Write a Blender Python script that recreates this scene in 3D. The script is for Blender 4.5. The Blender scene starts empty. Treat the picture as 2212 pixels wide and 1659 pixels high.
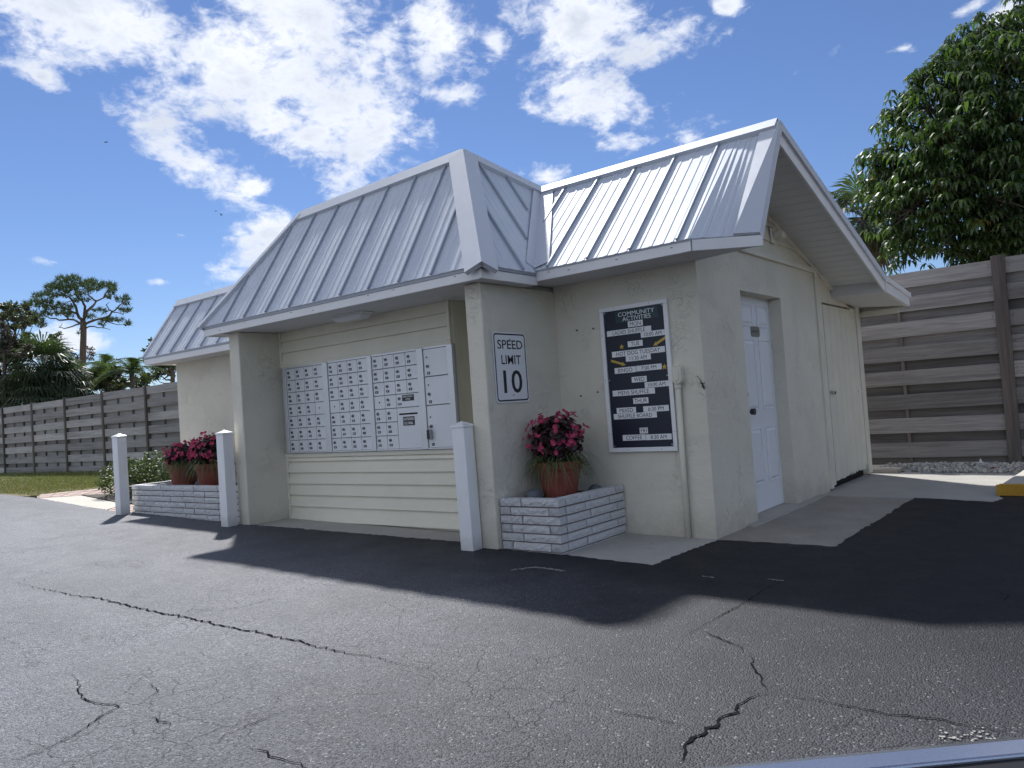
import bpy, bmesh, math, random
from mathutils import Vector, Matrix, Euler
R_ = math.radians
random.seed(11)
scene = bpy.context.scene
COL = scene.collection

# ------------------------------------------------------------------ camera
CAM = Vector((2.5815, -5.6896, 1.1305))
FPX = 1670.074
def _basis():
    yaw, pit, rol = R_(38.38183405), R_(1.85755583), R_(4.01564545)
    cy, sy = math.cos(yaw), math.sin(yaw)
    fw = Vector((-sy * math.cos(pit), cy * math.cos(pit), math.sin(pit)))
    rt = Vector((cy, sy, 0)); dn = fw.cross(rt)
    return (rt * math.cos(rol) + dn * math.sin(rol), dn * math.cos(rol) - rt * math.sin(rol), fw)
CR = _basis()
def at(u, v, depth):
    """a point of the place seen in the photograph (2212 px wide) at a distance in metres"""
    return CAM + (CR[0] * ((u - 1106) / FPX) + CR[1] * ((v - 829.5) / FPX) + CR[2]) * depth
cd = bpy.data.cameras.new('camera'); cam = bpy.data.objects.new('camera', cd); COL.objects.link(cam)
r_, d_, f_ = CR
cam.matrix_world = Matrix(((r_.x, -d_.x, -f_.x, CAM.x), (r_.y, -d_.y, -f_.y, CAM.y), (r_.z, -d_.z, -f_.z, CAM.z), (0, 0, 0, 1)))
cd.sensor_width = 36; cd.lens = 36 * FPX / 2212; cd.clip_start = 0.05; cd.clip_end = 3000
scene.camera = cam

# ------------------------------------------------------------------ sun, sky, exposure
SUN = Vector((-0.72, 0.51, 1.0)).normalized()
EXPOSURE = 1.63
sd = bpy.data.lights.new('sun', 'SUN'); sd.energy = 2.0; sd.angle = R_(2.2); sd.color = (1.0, 0.98, 0.955)
sun = bpy.data.objects.new('sun', sd); COL.objects.link(sun)
sun.rotation_euler = SUN.to_track_quat('Z', 'Y').to_euler()
sun.location = (0, 0, 30)
scene.view_settings.view_transform = 'Standard'; scene.view_settings.look = 'None'
scene.view_settings.exposure = EXPOSURE; scene.view_settings.gamma = 1.0
scene.cycles.use_denoising = True
scene.cycles.use_adaptive_sampling = True; scene.cycles.adaptive_threshold = 0.025
scene.cycles.max_bounces = 5; scene.cycles.diffuse_bounces = 3; scene.cycles.glossy_bounces = 2
scene.cycles.transmission_bounces = 3; scene.cycles.transparent_max_bounces = 6
scene.cycles.caustics_reflective = False; scene.cycles.caustics_refractive = False

world = bpy.data.worlds.new('World'); scene.world = world; world.use_nodes = True
def build_world():
    nt = world.node_tree; N = nt.nodes; L = nt.links; N.clear()
    out = N.new('ShaderNodeOutputWorld'); bg = N.new('ShaderNodeBackground'); bg.inputs[1].default_value = 0.05
    L.new(bg.outputs[0], out.inputs[0])
    sky = N.new('ShaderNodeTexSky'); sky.sky_type = 'NISHITA'; sky.sun_disc = False
    sky.sun_elevation = math.asin(SUN.z); sky.sun_rotation = math.atan2(SUN.x, SUN.y)
    sky.air_density = 1.0; sky.dust_density = 0.05; sky.ozone_density = 3.0; sky.altitude = 10
    tc = N.new('ShaderNodeTexCoord'); D = tc.outputs['Generated']
    def math_(op, a, b=None, c=None, clamp=False):
        n = N.new('ShaderNodeMath'); n.operation = op; n.use_clamp = clamp
        for i, x in enumerate((a, b, c)):
            if x is None: continue
            if isinstance(x, (int, float)): n.inputs[i].default_value = x
            else: L.new(x, n.inputs[i])
        return n.outputs[0]
    def dot(v):
        n = N.new('ShaderNodeVectorMath'); n.operation = 'DOT_PRODUCT'; L.new(D, n.inputs[0]); n.inputs[1].default_value = v
        return n.outputs['Value']
    # cumulus groups, each given as direction, half sizes and tilt
    blobs = [(200, 40, 220, 85, 14), (420, 130, 200, 95, 30), (610, 60, 270, 115, 0), (700, 170, 150, 150, 40), (800, 300, 90, 125, -25),
             (640, 280, 140, 60, 25), (750, 395, 70, 55, 0), (400, 330, 165, 50, 38), (545, 405, 75, 35, 10), (560, 525, 100, 52, -35),
             (955, 80, 80, 80, 20), (980, 200, 70, 35, 0), (1070, 90, 50, 45, 0), (1240, 50, 135, 90, 0), (1420, 90, 95, 45, -15),
             (1300, 225, 125, 70, 18), (1340, 300, 70, 40, 0), (1180, 385, 60, 36, 0), (1485, 302, 40, 24, 0), (90, 165, 65, 26, 30),
             (120, 567, 55, 14, 8), (348, 611, 42, 13, 4), (190, 735, 95, 34, 0), (1560, 12, 50, 22, 0), (2085, 22, 70, 16, -25), (2195, 50, 60, 45, 0), (1955, 105, 55, 16, -10)]
    acc = None
    for (u, v, a, b, rot) in blobs:
        c = (at(u, v, 1) - CAM).normalized()
        e1 = (CR[0] - c * CR[0].dot(c)).normalized(); e2 = c.cross(e1)
        if e2.dot(CR[1]) < 0: e2 = -e2
        t = R_(rot); p = e1 * math.cos(t) + e2 * math.sin(t); q = e2 * math.cos(t) - e1 * math.sin(t); w3 = p.cross(q)
        m = N.new('ShaderNodeMapping'); m.vector_type = 'TEXTURE'; L.new(D, m.inputs[0])
        m.inputs['Rotation'].default_value = Matrix((p, q, w3)).transposed().to_euler('XYZ'); m.inputs['Scale'].default_value = (a / FPX, b / FPX, 1000)
        ln = N.new('ShaderNodeVectorMath'); ln.operation = 'LENGTH'; L.new(m.outputs[0], ln.inputs[0])
        pk = 1.16 if a * b > 3500 else (0.98 if a * b > 1500 else 0.84)
        s = math_('MULTIPLY_ADD', ln.outputs['Value'], -0.72, pk)
        acc = s if acc is None else math_('MAXIMUM', acc, s)
    acc = math_('MINIMUM', math_('MAXIMUM', acc, 0.0), 1.0)
    # the same kind of broken cloud over the rest of the sky
    def noise(scale, detail, rough, dist=0.0, off=(0, 0, 0)):
        m = N.new('ShaderNodeMapping'); m.inputs['Scale'].default_value = (1, 1, 1.7); m.inputs['Location'].default_value = off; L.new(D, m.inputs[0])
        n = N.new('ShaderNodeTexNoise'); n.inputs['Scale'].default_value = scale; n.inputs['Detail'].default_value = detail
        n.inputs['Roughness'].default_value = rough; n.inputs['Distortion'].default_value = dist; L.new(m.outputs[0], n.inputs[0])
        return n.outputs[0]
    sx_ = N.new('ShaderNodeSeparateXYZ'); L.new(D, sx_.inputs[0])
    hz = N.new('ShaderNodeVectorMath'); hz.operation = 'DIVIDE'; L.new(D, hz.inputs[0]); cz = N.new('ShaderNodeCombineXYZ'); zz = math_('ADD', math_('MAXIMUM', sx_.outputs[2], 0.0), 0.16)
    for i_ in range(3): L.new(zz, cz.inputs[i_])
    L.new(cz.outputs[0], hz.inputs[1])
    ho = N.new('ShaderNodeVectorMath'); ho.operation = 'ADD'; L.new(hz.outputs[0], ho.inputs[0]); ho.inputs[1].default_value = (-3.4, 2.3, -1.0)  # offset sets unseen cloud where it brightens the building's front
    fn = N.new('ShaderNodeTexNoise'); fn.inputs['Scale'].default_value = 1.6; fn.inputs['Detail'].default_value = 2; L.new(ho.outputs[0], fn.inputs[0])
    far = math_('MULTIPLY_ADD', fn.outputs[0], 4.5, -1.66, clamp=True)
    w = math_('MULTIPLY_ADD', dot(CR[2]), -6.0, 4.5, clamp=True)
    acc = math_('MAXIMUM', acc, math_('MULTIPLY', far, w))
    nz = noise(10.0, 6, 0.64, 0.25)
    nz2 = noise(48.0, 3, 0.6, 0.5, (5, 2, 1))
    n_all = math_('MULTIPLY_ADD', nz2, 0.35, math_('MULTIPLY', nz, 1.0))       # about 0.67 in the mean
    dens = math_('ADD', math_('MULTIPLY', math_('SUBTRACT', n_all, 0.69), 3.3), math_('MULTIPLY_ADD', acc, 1.35, -0.62))
    ramp = N.new('ShaderNodeMapRange'); ramp.interpolation_type = 'SMOOTHSTEP'; L.new(dens, ramp.inputs[0])
    ramp.inputs[1].default_value = -0.22; ramp.inputs[2].default_value = 0.72
    alpha = math_('MULTIPLY', ramp.outputs[0], 0.97)
    # thick cores go grey, thin rims shine
    core = N.new('ShaderNodeMapRange'); L.new(math_('ADD', dens, math_('MULTIPLY', math_('SUBTRACT', noise(7.0, 2, 0.55, 0.0, (0.06, -0.05, -0.09)), 0.5), 2.2)), core.inputs[0])
    core.inputs[1].default_value = 0.35; core.inputs[2].default_value = 1.7
    cc = N.new('ShaderNodeMix'); cc.data_type = 'RGBA'; L.new(core.outputs[0], cc.inputs[0])
    cc.inputs[6].default_value = (6.5, 6.75, 7.3, 1); cc.inputs[7].default_value = (4.0, 4.4, 5.15, 1)
    mx = N.new('ShaderNodeMix'); mx.data_type = 'RGBA'; L.new(alpha, mx.inputs[0])
    tint = N.new('ShaderNodeMix'); tint.data_type = 'RGBA'; tint.blend_type = 'MULTIPLY'; tint.inputs[0].default_value = 1.0
    L.new(sky.outputs[0], tint.inputs[6]); tint.inputs[7].default_value = (0.50, 0.545, 0.675, 1)
    L.new(tint.outputs[2], mx.inputs[6]); L.new(cc.outputs[2], mx.inputs[7])
    L.new(mx.outputs[2], bg.inputs[0])
build_world()
world.cycles.sampling_method = 'MANUAL'; world.cycles.sample_map_resolution = 512

# ------------------------------------------------------------------ materials
MATS = {}
def mat(name, color, rough=0.6, metal=0.0, spec=0.5):
    m = bpy.data.materials.new(name); m.use_nodes = True
    b = m.node_tree.nodes['Principled BSDF']
    b.inputs['Base Color'].default_value = (*color, 1); b.inputs['Roughness'].default_value = rough
    b.inputs['Metallic'].default_value = metal; b.inputs['Specular IOR Level'].default_value = spec
    MATS[name] = m; return m
class NT:
    def __init__(s, m): s.m = m; s.t = m.node_tree; s.N = s.t.nodes; s.L = s.t.links; s.b = s.N['Principled BSDF']
    def coord(s, kind='Object', scale=(1, 1, 1), rot=(0, 0, 0)):
        tc = s.N.new('ShaderNodeTexCoord'); mp = s.N.new('ShaderNodeMapping')
        mp.inputs['Scale'].default_value = scale; mp.inputs['Rotation'].default_value = rot
        s.L.new(tc.outputs[kind], mp.inputs[0]); return mp.outputs[0]
    def noise(s, vec, scale, detail=4, rough=0.55, dist=0.0):
        n = s.N.new('ShaderNodeTexNoise'); n.inputs['Scale'].default_value = scale; n.inputs['Detail'].default_value = detail
        n.inputs['Roughness'].default_value = rough; n.inputs['Distortion'].default_value = dist
        s.L.new(vec, n.inputs['Vector']); return n.outputs[0]
    def voro(s, vec, scale, feature='F1', out=0):
        n = s.N.new('ShaderNodeTexVoronoi'); n.feature = feature; n.inputs['Scale'].default_value = scale
        s.L.new(vec, n.inputs['Vector']); return n.outputs[out]
    def math(s, op, a, b=None, c=None, clamp=False):
        n = s.N.new('ShaderNodeMath'); n.operation = op; n.use_clamp = clamp
        for i, x in enumerate((a, b, c)):
            if x is None: continue
            if isinstance(x, (int, float)): n.inputs[i].default_value = x
            else: s.L.new(x, n.inputs[i])
        return n.outputs[0]
    def rng(s, x, a, b, c=0.0, d=1.0):
        n = s.N.new('ShaderNodeMapRange'); s.L.new(x, n.inputs[0])
        for i, v in enumerate((a, b, c, d)): n.inputs[i + 1].default_value = v
        return n.outputs[0]
    def mix(s, f, a, b, blend='MIX'):
        n = s.N.new('ShaderNodeMix'); n.data_type = 'RGBA'; n.blend_type = blend
        for i, x in ((0, f), (6, a), (7, b)):
            if isinstance(x, (int, float)): n.inputs[i].default_value = x
            elif isinstance(x, tuple): n.inputs[i].default_value = (*x, 1)
            else: s.L.new(x, n.inputs[i])
        return n.outputs[2]
    def color(s, c): s.L.new(c, s.b.inputs['Base Color'])
    def rough(s, c): s.L.new(c, s.b.inputs['Roughness'])
    def bump(s, h, strength=0.4, dist=0.01, prev=None):
        n = s.N.new('ShaderNodeBump'); n.inputs['Strength'].default_value = strength; n.inputs['Distance'].default_value = dist
        s.L.new(h, n.inputs['Height'])
        if prev is not None: s.L.new(prev, n.inputs['Normal'])
        s.L.new(n.outputs[0], s.b.inputs['Normal']); return n.outputs[0]
    def random(s):
        return s.N.new('ShaderNodeObjectInfo').outputs['Random']
    def island(s):
        return s.N.new('ShaderNodeNewGeometry').outputs['Random Per Island']

def m_stucco():
    n = NT(mat('stucco', (0.73, 0.69, 0.58), 0.85, 0, 0.25)); v = n.coord()
    a = n.noise(v, 7, 5, 0.6, 0.8); fine = n.noise(v, 60, 4, 0.6)
    ridge = n.math('ABSOLUTE', n.math('SUBTRACT', n.noise(v, 11, 3, 0.55, 1.6), 0.5))
    ridge = n.rng(ridge, 0.0, 0.022, 1.0, 0.0)
    patch = n.rng(n.noise(v, 3.0, 2), 0.46, 0.62)
    ridge = n.math('MULTIPLY', ridge, patch)
    dirt = n.rng(n.noise(v, 1.6, 6, 0.65), 0.35, 0.75)
    c = n.mix(dirt, (0.70, 0.66, 0.55), (0.755, 0.718, 0.61))
    stain = n.rng(n.noise(v, 5.0, 6, 0.7), 0.66, 0.74)
    sep = n.N.new('ShaderNodeSeparateXYZ'); n.L.new(v, sep.inputs[0])
    low = n.rng(sep.outputs[2], 0.05, 0.30, 1.0, 0.0)
    c = n.mix(n.math('MULTIPLY', stain, low), c, (0.52, 0.37, 0.17))
    foot = n.rng(n.math('ADD', sep.outputs[2], n.math('MULTIPLY', n.noise(v, 4.0, 5, 0.7), 0.5)), 0.22, 0.52, 0.55, 0.0)
    c = n.mix(foot, c, (0.36, 0.33, 0.27)); n.color(c)
    h = n.math('ADD', n.math('MULTIPLY', a, 0.8), n.math('ADD', n.math('MULTIPLY', fine, 0.25), n.math('MULTIPLY', ridge, 0.28)))
    n.bump(h, 0.9, 0.014)
m_stucco()
def m_paint(name, col, var=0.06, rough=0.5, bump=0.08):
    n = NT(mat(name, col, rough)); v = n.coord()
    f = n.rng(n.noise(v, 2.5, 6, 0.65), 0.3, 0.75)
    n.color(n.mix(f, tuple(c * (1 - var) for c in col), tuple(min(1, c * (1 + var)) for c in col)))
    n.bump(n.noise(v, 90, 3), bump, 0.003)
m_paint('siding', (0.78, 0.74, 0.605), 0.05, 0.55, 0.12)
m_paint('siding_trim', (0.76, 0.72, 0.59), 0.04, 0.5)
m_paint('white_trim', (0.80, 0.79, 0.78), 0.05, 0.45)
m_paint('vinyl_white', (0.84, 0.84, 0.84), 0.02, 0.32, 0.02)
m_paint('door_white', (0.80, 0.81, 0.83), 0.02, 0.4, 0.03)
m_paint('soffit_white', (0.66, 0.66, 0.66), 0.05, 0.6)
m_paint('cream_wood', (0.72, 0.685, 0.575), 0.08, 0.6, 0.2)
m_paint('aluminium', (0.74, 0.75, 0.77), 0.05, 0.45, 0.03); MATS['aluminium'].node_tree.nodes['Principled BSDF'].inputs['Metallic'].default_value = 0.25
m_paint('frame_alu', (0.66, 0.67, 0.69), 0.05, 0.35, 0.02); MATS['frame_alu'].node_tree.nodes['Principled BSDF'].inputs['Metallic'].default_value = 0.5
m_paint('sign_white', (0.82, 0.83, 0.84), 0.02, 0.35, 0.0)
mat('sign_black', (0.012, 0.013, 0.018), 0.4)
mat('board_navy', (0.008, 0.012, 0.028), 0.45)
mat('header_green', (0.012, 0.045, 0.05), 0.4)
mat('ink', (0.012, 0.014, 0.03), 0.5)
mat('label_white', (0.82, 0.82, 0.82), 0.5)
mat('gold', (0.52, 0.36, 0.06), 0.4, 0.3)
mat('lock_metal', (0.30, 0.30, 0.31), 0.35, 0.9)
mat('dark_metal', (0.10, 0.10, 0.105), 0.4, 0.8)
mat('steel', (0.48, 0.48, 0.47), 0.4, 0.85)
mat('brass_plate', (0.30, 0.29, 0.25), 0.4, 0.6)
mat('hole', (0.004, 0.004, 0.005), 0.8)
mat('lens_plastic', (0.72, 0.73, 0.74), 0.3)
m_paint('shaded_metal', (0.36, 0.385, 0.43), 0.06, 0.5, 0.02)  # metal darkened to hold the shade under eaves and in door gaps
m_paint('shaded_seam', (0.36, 0.40, 0.46), 0.06, 0.5, 0.02)  # roof metal with the shade of the seam sides put into its colour
mat('mortar', (0.24, 0.20, 0.185), 0.9)
mat('black_rubber', (0.006, 0.006, 0.008), 0.5)
mat('car_paint', (0.012, 0.013, 0.018), 0.12)
mat('chrome', (0.40, 0.43, 0.50), 0.22, 0.9)
mat('lizard_skin', (0.05, 0.04, 0.03), 0.6)
mat('plastic_white', (0.75, 0.78, 0.82), 0.3)
mat('dry_leaf_brown', (0.22, 0.09, 0.045), 0.7)
mat('bird_black', (0.01, 0.01, 0.012), 0.7)
def m_vinyl():
    n = NT(mat('vinyl_post', (0.84, 0.84, 0.84), 0.35)); v = n.coord('Object')
    sep = n.N.new('ShaderNodeSeparateXYZ'); n.L.new(v, sep.inputs[0])
    smear = n.rng(n.noise(n.coord('Object', (9, 9, 2.2)), 2.0, 5, 0.7), 0.52, 0.72, 0, 0.35)
    foot = n.rng(n.math('ADD', sep.outputs[2], n.math('MULTIPLY', n.noise(v, 11, 4, 0.7), 0.2)), 0.10, 0.26, 0.7, 0.0)
    c = n.mix(smear, (0.85, 0.85, 0.85), (0.70, 0.69, 0.67)); n.color(n.mix(foot, c, (0.45, 0.43, 0.40)))
m_vinyl()
def m_roof():
    n = NT(mat('roof_metal', (0.8, 0.83, 0.88), 0.6, 0.06, 0.25)); v = n.coord()
    f = n.noise(v, 3, 6, 0.7); n.rough(n.rng(f, 0.3, 0.8, 0.58, 0.72))
    n.color(n.mix(n.rng(n.noise(v, 1.3, 4), 0.3, 0.7), (0.55, 0.59, 0.655), (0.625, 0.66, 0.71)))
    n.bump(n.noise(v, 5, 3), 0.2, 0.02)
m_roof()
def m_cap():
    n = NT(mat('cap_metal', (0.60, 0.625, 0.67), 0.55, 0.10, 0.25)); v = n.coord()
    f = n.noise(v, 4, 6, 0.7); n.rough(n.rng(f, 0.3, 0.8, 0.52, 0.68)); n.bump(n.noise(v, 4, 2), 0.18, 0.012)
m_cap()
def m_brick():
    n = NT(mat('white_brick', (0.80, 0.80, 0.80), 0.6)); v = n.coord('Object'); 
    f = n.noise(v, 30, 5, 0.7)
    n.color(n.mix(n.rng(f, 0.3, 0.7), (0.72, 0.72, 0.73), (0.83, 0.83, 0.83)))
    n.bump(n.noise(v, 26, 6, 0.75), 1.0, 0.035)
m_brick()
def m_wood(name, a, b, axis=0):
    n = NT(mat(name, a, 0.85, 0, 0.2))
    sc = [22, 22, 22]; sc[axis] = 1.1; v = n.coord('Object', tuple(sc))
    rnd = n.random(); 
    add = n.N.new('ShaderNodeVectorMath'); add.operation = 'ADD'; n.L.new(v, add.inputs[0])
    cb = n.N.new('ShaderNodeCombineXYZ'); n.L.new(n.math('MULTIPLY', rnd, 37.0), cb.inputs[0]); n.L.new(n.math('MULTIPLY', rnd, 91.0), cb.inputs[2]); n.L.new(cb.outputs[0], add.inputs[1])
    g = n.noise(add.outputs[0], 1.4, 8, 0.65, 0.9)
    c = n.mix(n.rng(g, 0.3, 0.7), a, b)
    blot = n.noise(add.outputs[0], 0.22, 4, 0.6)
    c = n.mix(n.rng(blot, 0.5, 0.72), c, tuple(x * 0.62 for x in a))
    val = n.N.new('ShaderNodeHueSaturation'); n.L.new(c, val.inputs['Color']); n.L.new(n.rng(rnd, 0, 1, 0.72, 1.28), val.inputs['Value'])
    n.color(val.outputs[0]); n.bump(g, 0.6, 0.006)
m_wood('fence_wood', (0.18, 0.167, 0.16), (0.32, 0.30, 0.29))
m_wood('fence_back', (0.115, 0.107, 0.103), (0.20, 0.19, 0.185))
m_wood('fence_pale', (0.30, 0.285, 0.275), (0.47, 0.455, 0.445))
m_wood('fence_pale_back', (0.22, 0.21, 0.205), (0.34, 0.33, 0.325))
m_wood('post_wood', (0.10, 0.085, 0.075), (0.19, 0.165, 0.15), 2)
m_wood('plank_wood', (0.38, 0.33, 0.28), (0.5, 0.45, 0.38))
def m_asphalt():
    n = NT(mat('asphalt', (0.05, 0.05, 0.053), 0.5, 0, 0.28)); v = n.coord('Object')
    sep = n.N.new('ShaderNodeSeparateXYZ'); n.L.new(v, sep.inputs[0]); X, Y = sep.outputs[0], sep.outputs[1]
    big = n.noise(v, 0.9, 4, 0.62, 0.4); mid = n.noise(v, 4.0, 3, 0.6)
    cell = n.N.new('ShaderNodeTexVoronoi'); cell.inputs['Scale'].default_value = 135; n.L.new(v, cell.inputs['Vector'])
    sepc = n.N.new('ShaderNodeSeparateColor'); n.L.new(cell.outputs['Color'], sepc.inputs[0]); rnd = sepc.outputs[0]
    stone = n.rng(rnd, 0.25, 0.95)
    # black sealer along the building, colour deepened for shade; worn off the lane
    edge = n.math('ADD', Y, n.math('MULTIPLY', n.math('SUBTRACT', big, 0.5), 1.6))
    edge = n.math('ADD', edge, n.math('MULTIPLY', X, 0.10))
    seal_shade = n.rng(edge, -2.9, -1.1)
    seal_shade = n.math('MULTIPLY', seal_shade, n.rng(X, -7.0, -3.0, 0.35, 1.0))
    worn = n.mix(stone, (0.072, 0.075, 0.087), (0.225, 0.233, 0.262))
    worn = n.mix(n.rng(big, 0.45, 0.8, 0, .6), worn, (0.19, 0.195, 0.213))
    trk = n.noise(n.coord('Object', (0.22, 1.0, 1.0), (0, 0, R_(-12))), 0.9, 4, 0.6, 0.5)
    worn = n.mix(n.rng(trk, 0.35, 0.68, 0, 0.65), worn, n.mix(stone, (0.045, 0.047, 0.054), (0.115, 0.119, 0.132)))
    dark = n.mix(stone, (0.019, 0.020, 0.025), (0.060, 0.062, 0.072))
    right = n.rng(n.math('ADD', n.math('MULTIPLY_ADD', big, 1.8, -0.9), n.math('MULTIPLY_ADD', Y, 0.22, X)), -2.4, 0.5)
    worn = n.mix(right, worn, dark)  # darker sealer on the right, with the sheen's falloff put into its colour
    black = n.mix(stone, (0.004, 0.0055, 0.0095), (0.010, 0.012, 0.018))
    c = n.mix(seal_shade, worn, black)
    spark = n.math('GREATER_THAN', rnd, 0.985); c = n.mix(n.math('MULTIPLY', spark, n.rng(seal_shade, 0, 1, 0.5, 0.1)), c, (0.34, 0.335, 0.31))
    # hair cracks
    dv = n.N.new('ShaderNodeVectorMath'); dv.operation = 'ADD'; n.L.new(v, dv.inputs[0])
    nn = n.N.new('ShaderNodeTexNoise'); nn.inputs['Scale'].default_value = 9; nn.inputs['Detail'].default_value = 2; n.L.new(v, nn.inputs['Vector'])
    sc = n.N.new('ShaderNodeVectorMath'); sc.operation = 'SCALE'; sc.inputs['Scale'].default_value = 0.16; n.L.new(nn.outputs['Color'], sc.inputs[0]); n.L.new(sc.outputs[0], dv.inputs[1])
    crack = n.rng(n.voro(dv.outputs[0], 4.2, 'DISTANCE_TO_EDGE'), 0.0, 0.018, 1.0, 0.0)
    crack = n.math('MULTIPLY', crack, n.rng(n.noise(v, 1.3, 3), 0.44, 0.58))
    crack = n.math('MULTIPLY', crack, n.rng(seal_shade, 0, 0.6, 1, 0))
    c = n.mix(n.math('MULTIPLY', crack, 0.5), c, (0.012, 0.012, 0.013)); n.color(c)
    n.rough(n.rng(n.math('ADD', mid, n.math('MULTIPLY', rnd, 0.5)), 0.3, 1.2, 0.50, 0.72))
    h = n.math('SUBTRACT', n.math('MULTIPLY', cell.outputs['Distance'], -0.9), n.math('MULTIPLY', crack, 0.7))
    h = n.math('ADD', h, n.math('MULTIPLY', mid, 0.5))
    n.bump(h, 0.7, 0.007)
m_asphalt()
mat('crack_dark', (0.016, 0.016, 0.018), 1.0, 0, 0.0)
m_paint('scuff_white', (0.30, 0.295, 0.275), 0.3, 0.8, 0.6)
def m_concrete(name, a, b):
    n = NT(mat(name, a, 0.85, 0, 0.3)); v = n.coord('Object')
    f = n.noise(v, 2.2, 8, 0.68); g = n.noise(v, 120, 3)
    c = n.mix(n.rng(f, 0.3, 0.72), a, b); c = n.mix(n.rng(g, 0.35, 0.7, 0, 0.35), c, tuple(x * 0.6 for x in a))
    c = n.mix(n.rng(n.noise(v, 6, 6, 0.7, 1.5), 0.6, 0.72, 0, 0.5), c, tuple(x * 0.55 for x in a))
    n.color(c); n.bump(g, 0.35, 0.004)
m_concrete('concrete', (0.38, 0.365, 0.335), (0.48, 0.46, 0.42))
m_concrete('concrete_brown', (0.25, 0.23, 0.20), (0.38, 0.355, 0.32))
m_concrete('concrete_pale', (0.50, 0.47, 0.41), (0.58, 0.55, 0.48))
m_concrete('paver_pink', (0.48, 0.36, 0.31), (0.60, 0.48, 0.42))
m_concrete('kerb_yellow', (0.50, 0.27, 0.035), (0.58, 0.34, 0.06))
m_concrete('soil', (0.045, 0.035, 0.028), (0.09, 0.07, 0.055))
m_concrete('sand_ground', (0.17, 0.15, 0.11), (0.26, 0.235, 0.18))
def m_lawn():
    n = NT(mat('lawn', (0.10, 0.10, 0.04), 0.9, 0, 0.2)); v = n.coord('Object')
    f = n.noise(v, 0.8, 6, 0.6); g = n.noise(v, 30, 3)
    sep = n.N.new('ShaderNodeSeparateXYZ'); n.L.new(v, sep.inputs[0])
    green = n.rng(n.math('ADD', sep.outputs[1], n.math('MULTIPLY', f, 3)), 2.4, 4.2)
    c = n.mix(green, (0.20, 0.165, 0.085), (0.085, 0.115, 0.03)); c = n.mix(n.rng(g, 0.35, 0.7, 0, 0.6), c, (0.05, 0.06, 0.02)); n.color(c); n.bump(g, 0.8, 0.03)
m_lawn()
def m_terracotta():
    n = NT(mat('terracotta', (0.32, 0.085, 0.045), 0.65)); v = n.coord('Object')
    n.color(n.mix(n.rng(n.noise(v, 9, 6, 0.65), 0.3, 0.7), (0.19, 0.045, 0.032), (0.27, 0.070, 0.048))); n.bump(n.noise(v, 60, 3), 0.1, 0.003)
m_terracotta()
def m_leaf(name, a, b, rough=0.4, trans=0.25, tint=None, spec=0.5):
    m = mat(name, a, rough, 0, spec); n = NT(m); r = n.island()
    c = n.mix(r, a, b); n.color(c)
    tr = n.N.new('ShaderNodeBsdfTranslucent'); mx = n.N.new('ShaderNodeMixShader'); mx.inputs[0].default_value = trans
    tc = n.mix(1.0, c, tint or (1.6, 1.9, 0.8), 'MULTIPLY'); n.L.new(tc, tr.inputs[0])
    out = [x for x in n.N if x.type == 'OUTPUT_MATERIAL'][0]
    n.L.new(n.b.outputs[0], mx.inputs[1]); n.L.new(tr.outputs[0], mx.inputs[2]); n.L.new(mx.outputs[0], out.inputs[0])
m_leaf('mango_leaf', (0.026, 0.052, 0.018), (0.08, 0.12, 0.036), 0.32, 0.36)
m_leaf('mango_young', (0.16, 0.14, 0.03), (0.20, 0.10, 0.04), 0.35, 0.35)
m_leaf('pine_needle', (0.030, 0.050, 0.024), (0.065, 0.09, 0.04), 0.5, 0.2)
m_leaf('palm_leaf', (0.035, 0.055, 0.03), (0.085, 0.11, 0.055), 0.5, 0.25)
m_leaf('palm_dead', (0.16, 0.12, 0.07), (0.24, 0.19, 0.12), 0.6, 0.2, (1, 1, 1))
m_leaf('oak_leaf', (0.035, 0.045, 0.022), (0.085, 0.09, 0.04), 0.45, 0.25)
m_leaf('brown_leaf', (0.05, 0.05, 0.032), (0.09, 0.085, 0.055), 0.6, 0.25, (1.1, 1, .9))
m_leaf('queen_leaf', (0.05, 0.08, 0.035), (0.11, 0.14, 0.06), 0.35, 0.3)
m_leaf('bush_leaf', (0.03, 0.05, 0.016), (0.075, 0.10, 0.03), 0.55, 0.2)
m_leaf('begonia_leaf', (0.030, 0.014, 0.018), (0.060, 0.030, 0.026), 0.35, 0.15, (1.5, .8, .8))
m_leaf('begonia_pink', (0.44, 0.030, 0.11), (0.66, 0.10, 0.20), 0.5, 0.35, (1.1, 1, 1))
m_leaf('liriope', (0.045, 0.085, 0.025), (0.14, 0.19, 0.06), 0.4, 0.25)
m_leaf('grass_blade', (0.075, 0.10, 0.025), (0.20, 0.18, 0.07), 0.6, 0.25)
def m_bark(name, a, b):
    n = NT(mat(name, a, 0.9, 0, 0.2)); v = n.coord('Object', (6, 6, 1.5)); f = n.noise(v, 3, 6, 0.65)
    n.color(n.mix(n.rng(f, 0.3, 0.7), a, b)); n.bump(f, 0.8, 0.03)
m_bark('pine_bark', (0.10, 0.075, 0.055), (0.21, 0.165, 0.13))
m_bark('bark', (0.07, 0.06, 0.05), (0.14, 0.12, 0.10))
def m_gravel():
    n = NT(mat('gravel', (0.4, 0.38, 0.34), 0.8)); r = n.island(); n.color(n.mix(r, (0.20, 0.19, 0.17), (0.55, 0.53, 0.48)))
m_gravel()
m_concrete('river_rock', (0.08, 0.09, 0.11), (0.20, 0.21, 0.23))
mat('house_wall', (0.55, 0.55, 0.55), 0.8); mat('house_roof', (0.55, 0.60, 0.66), 0.5); mat('tile_roof', (0.30, 0.22, 0.15), 0.8)

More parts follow.
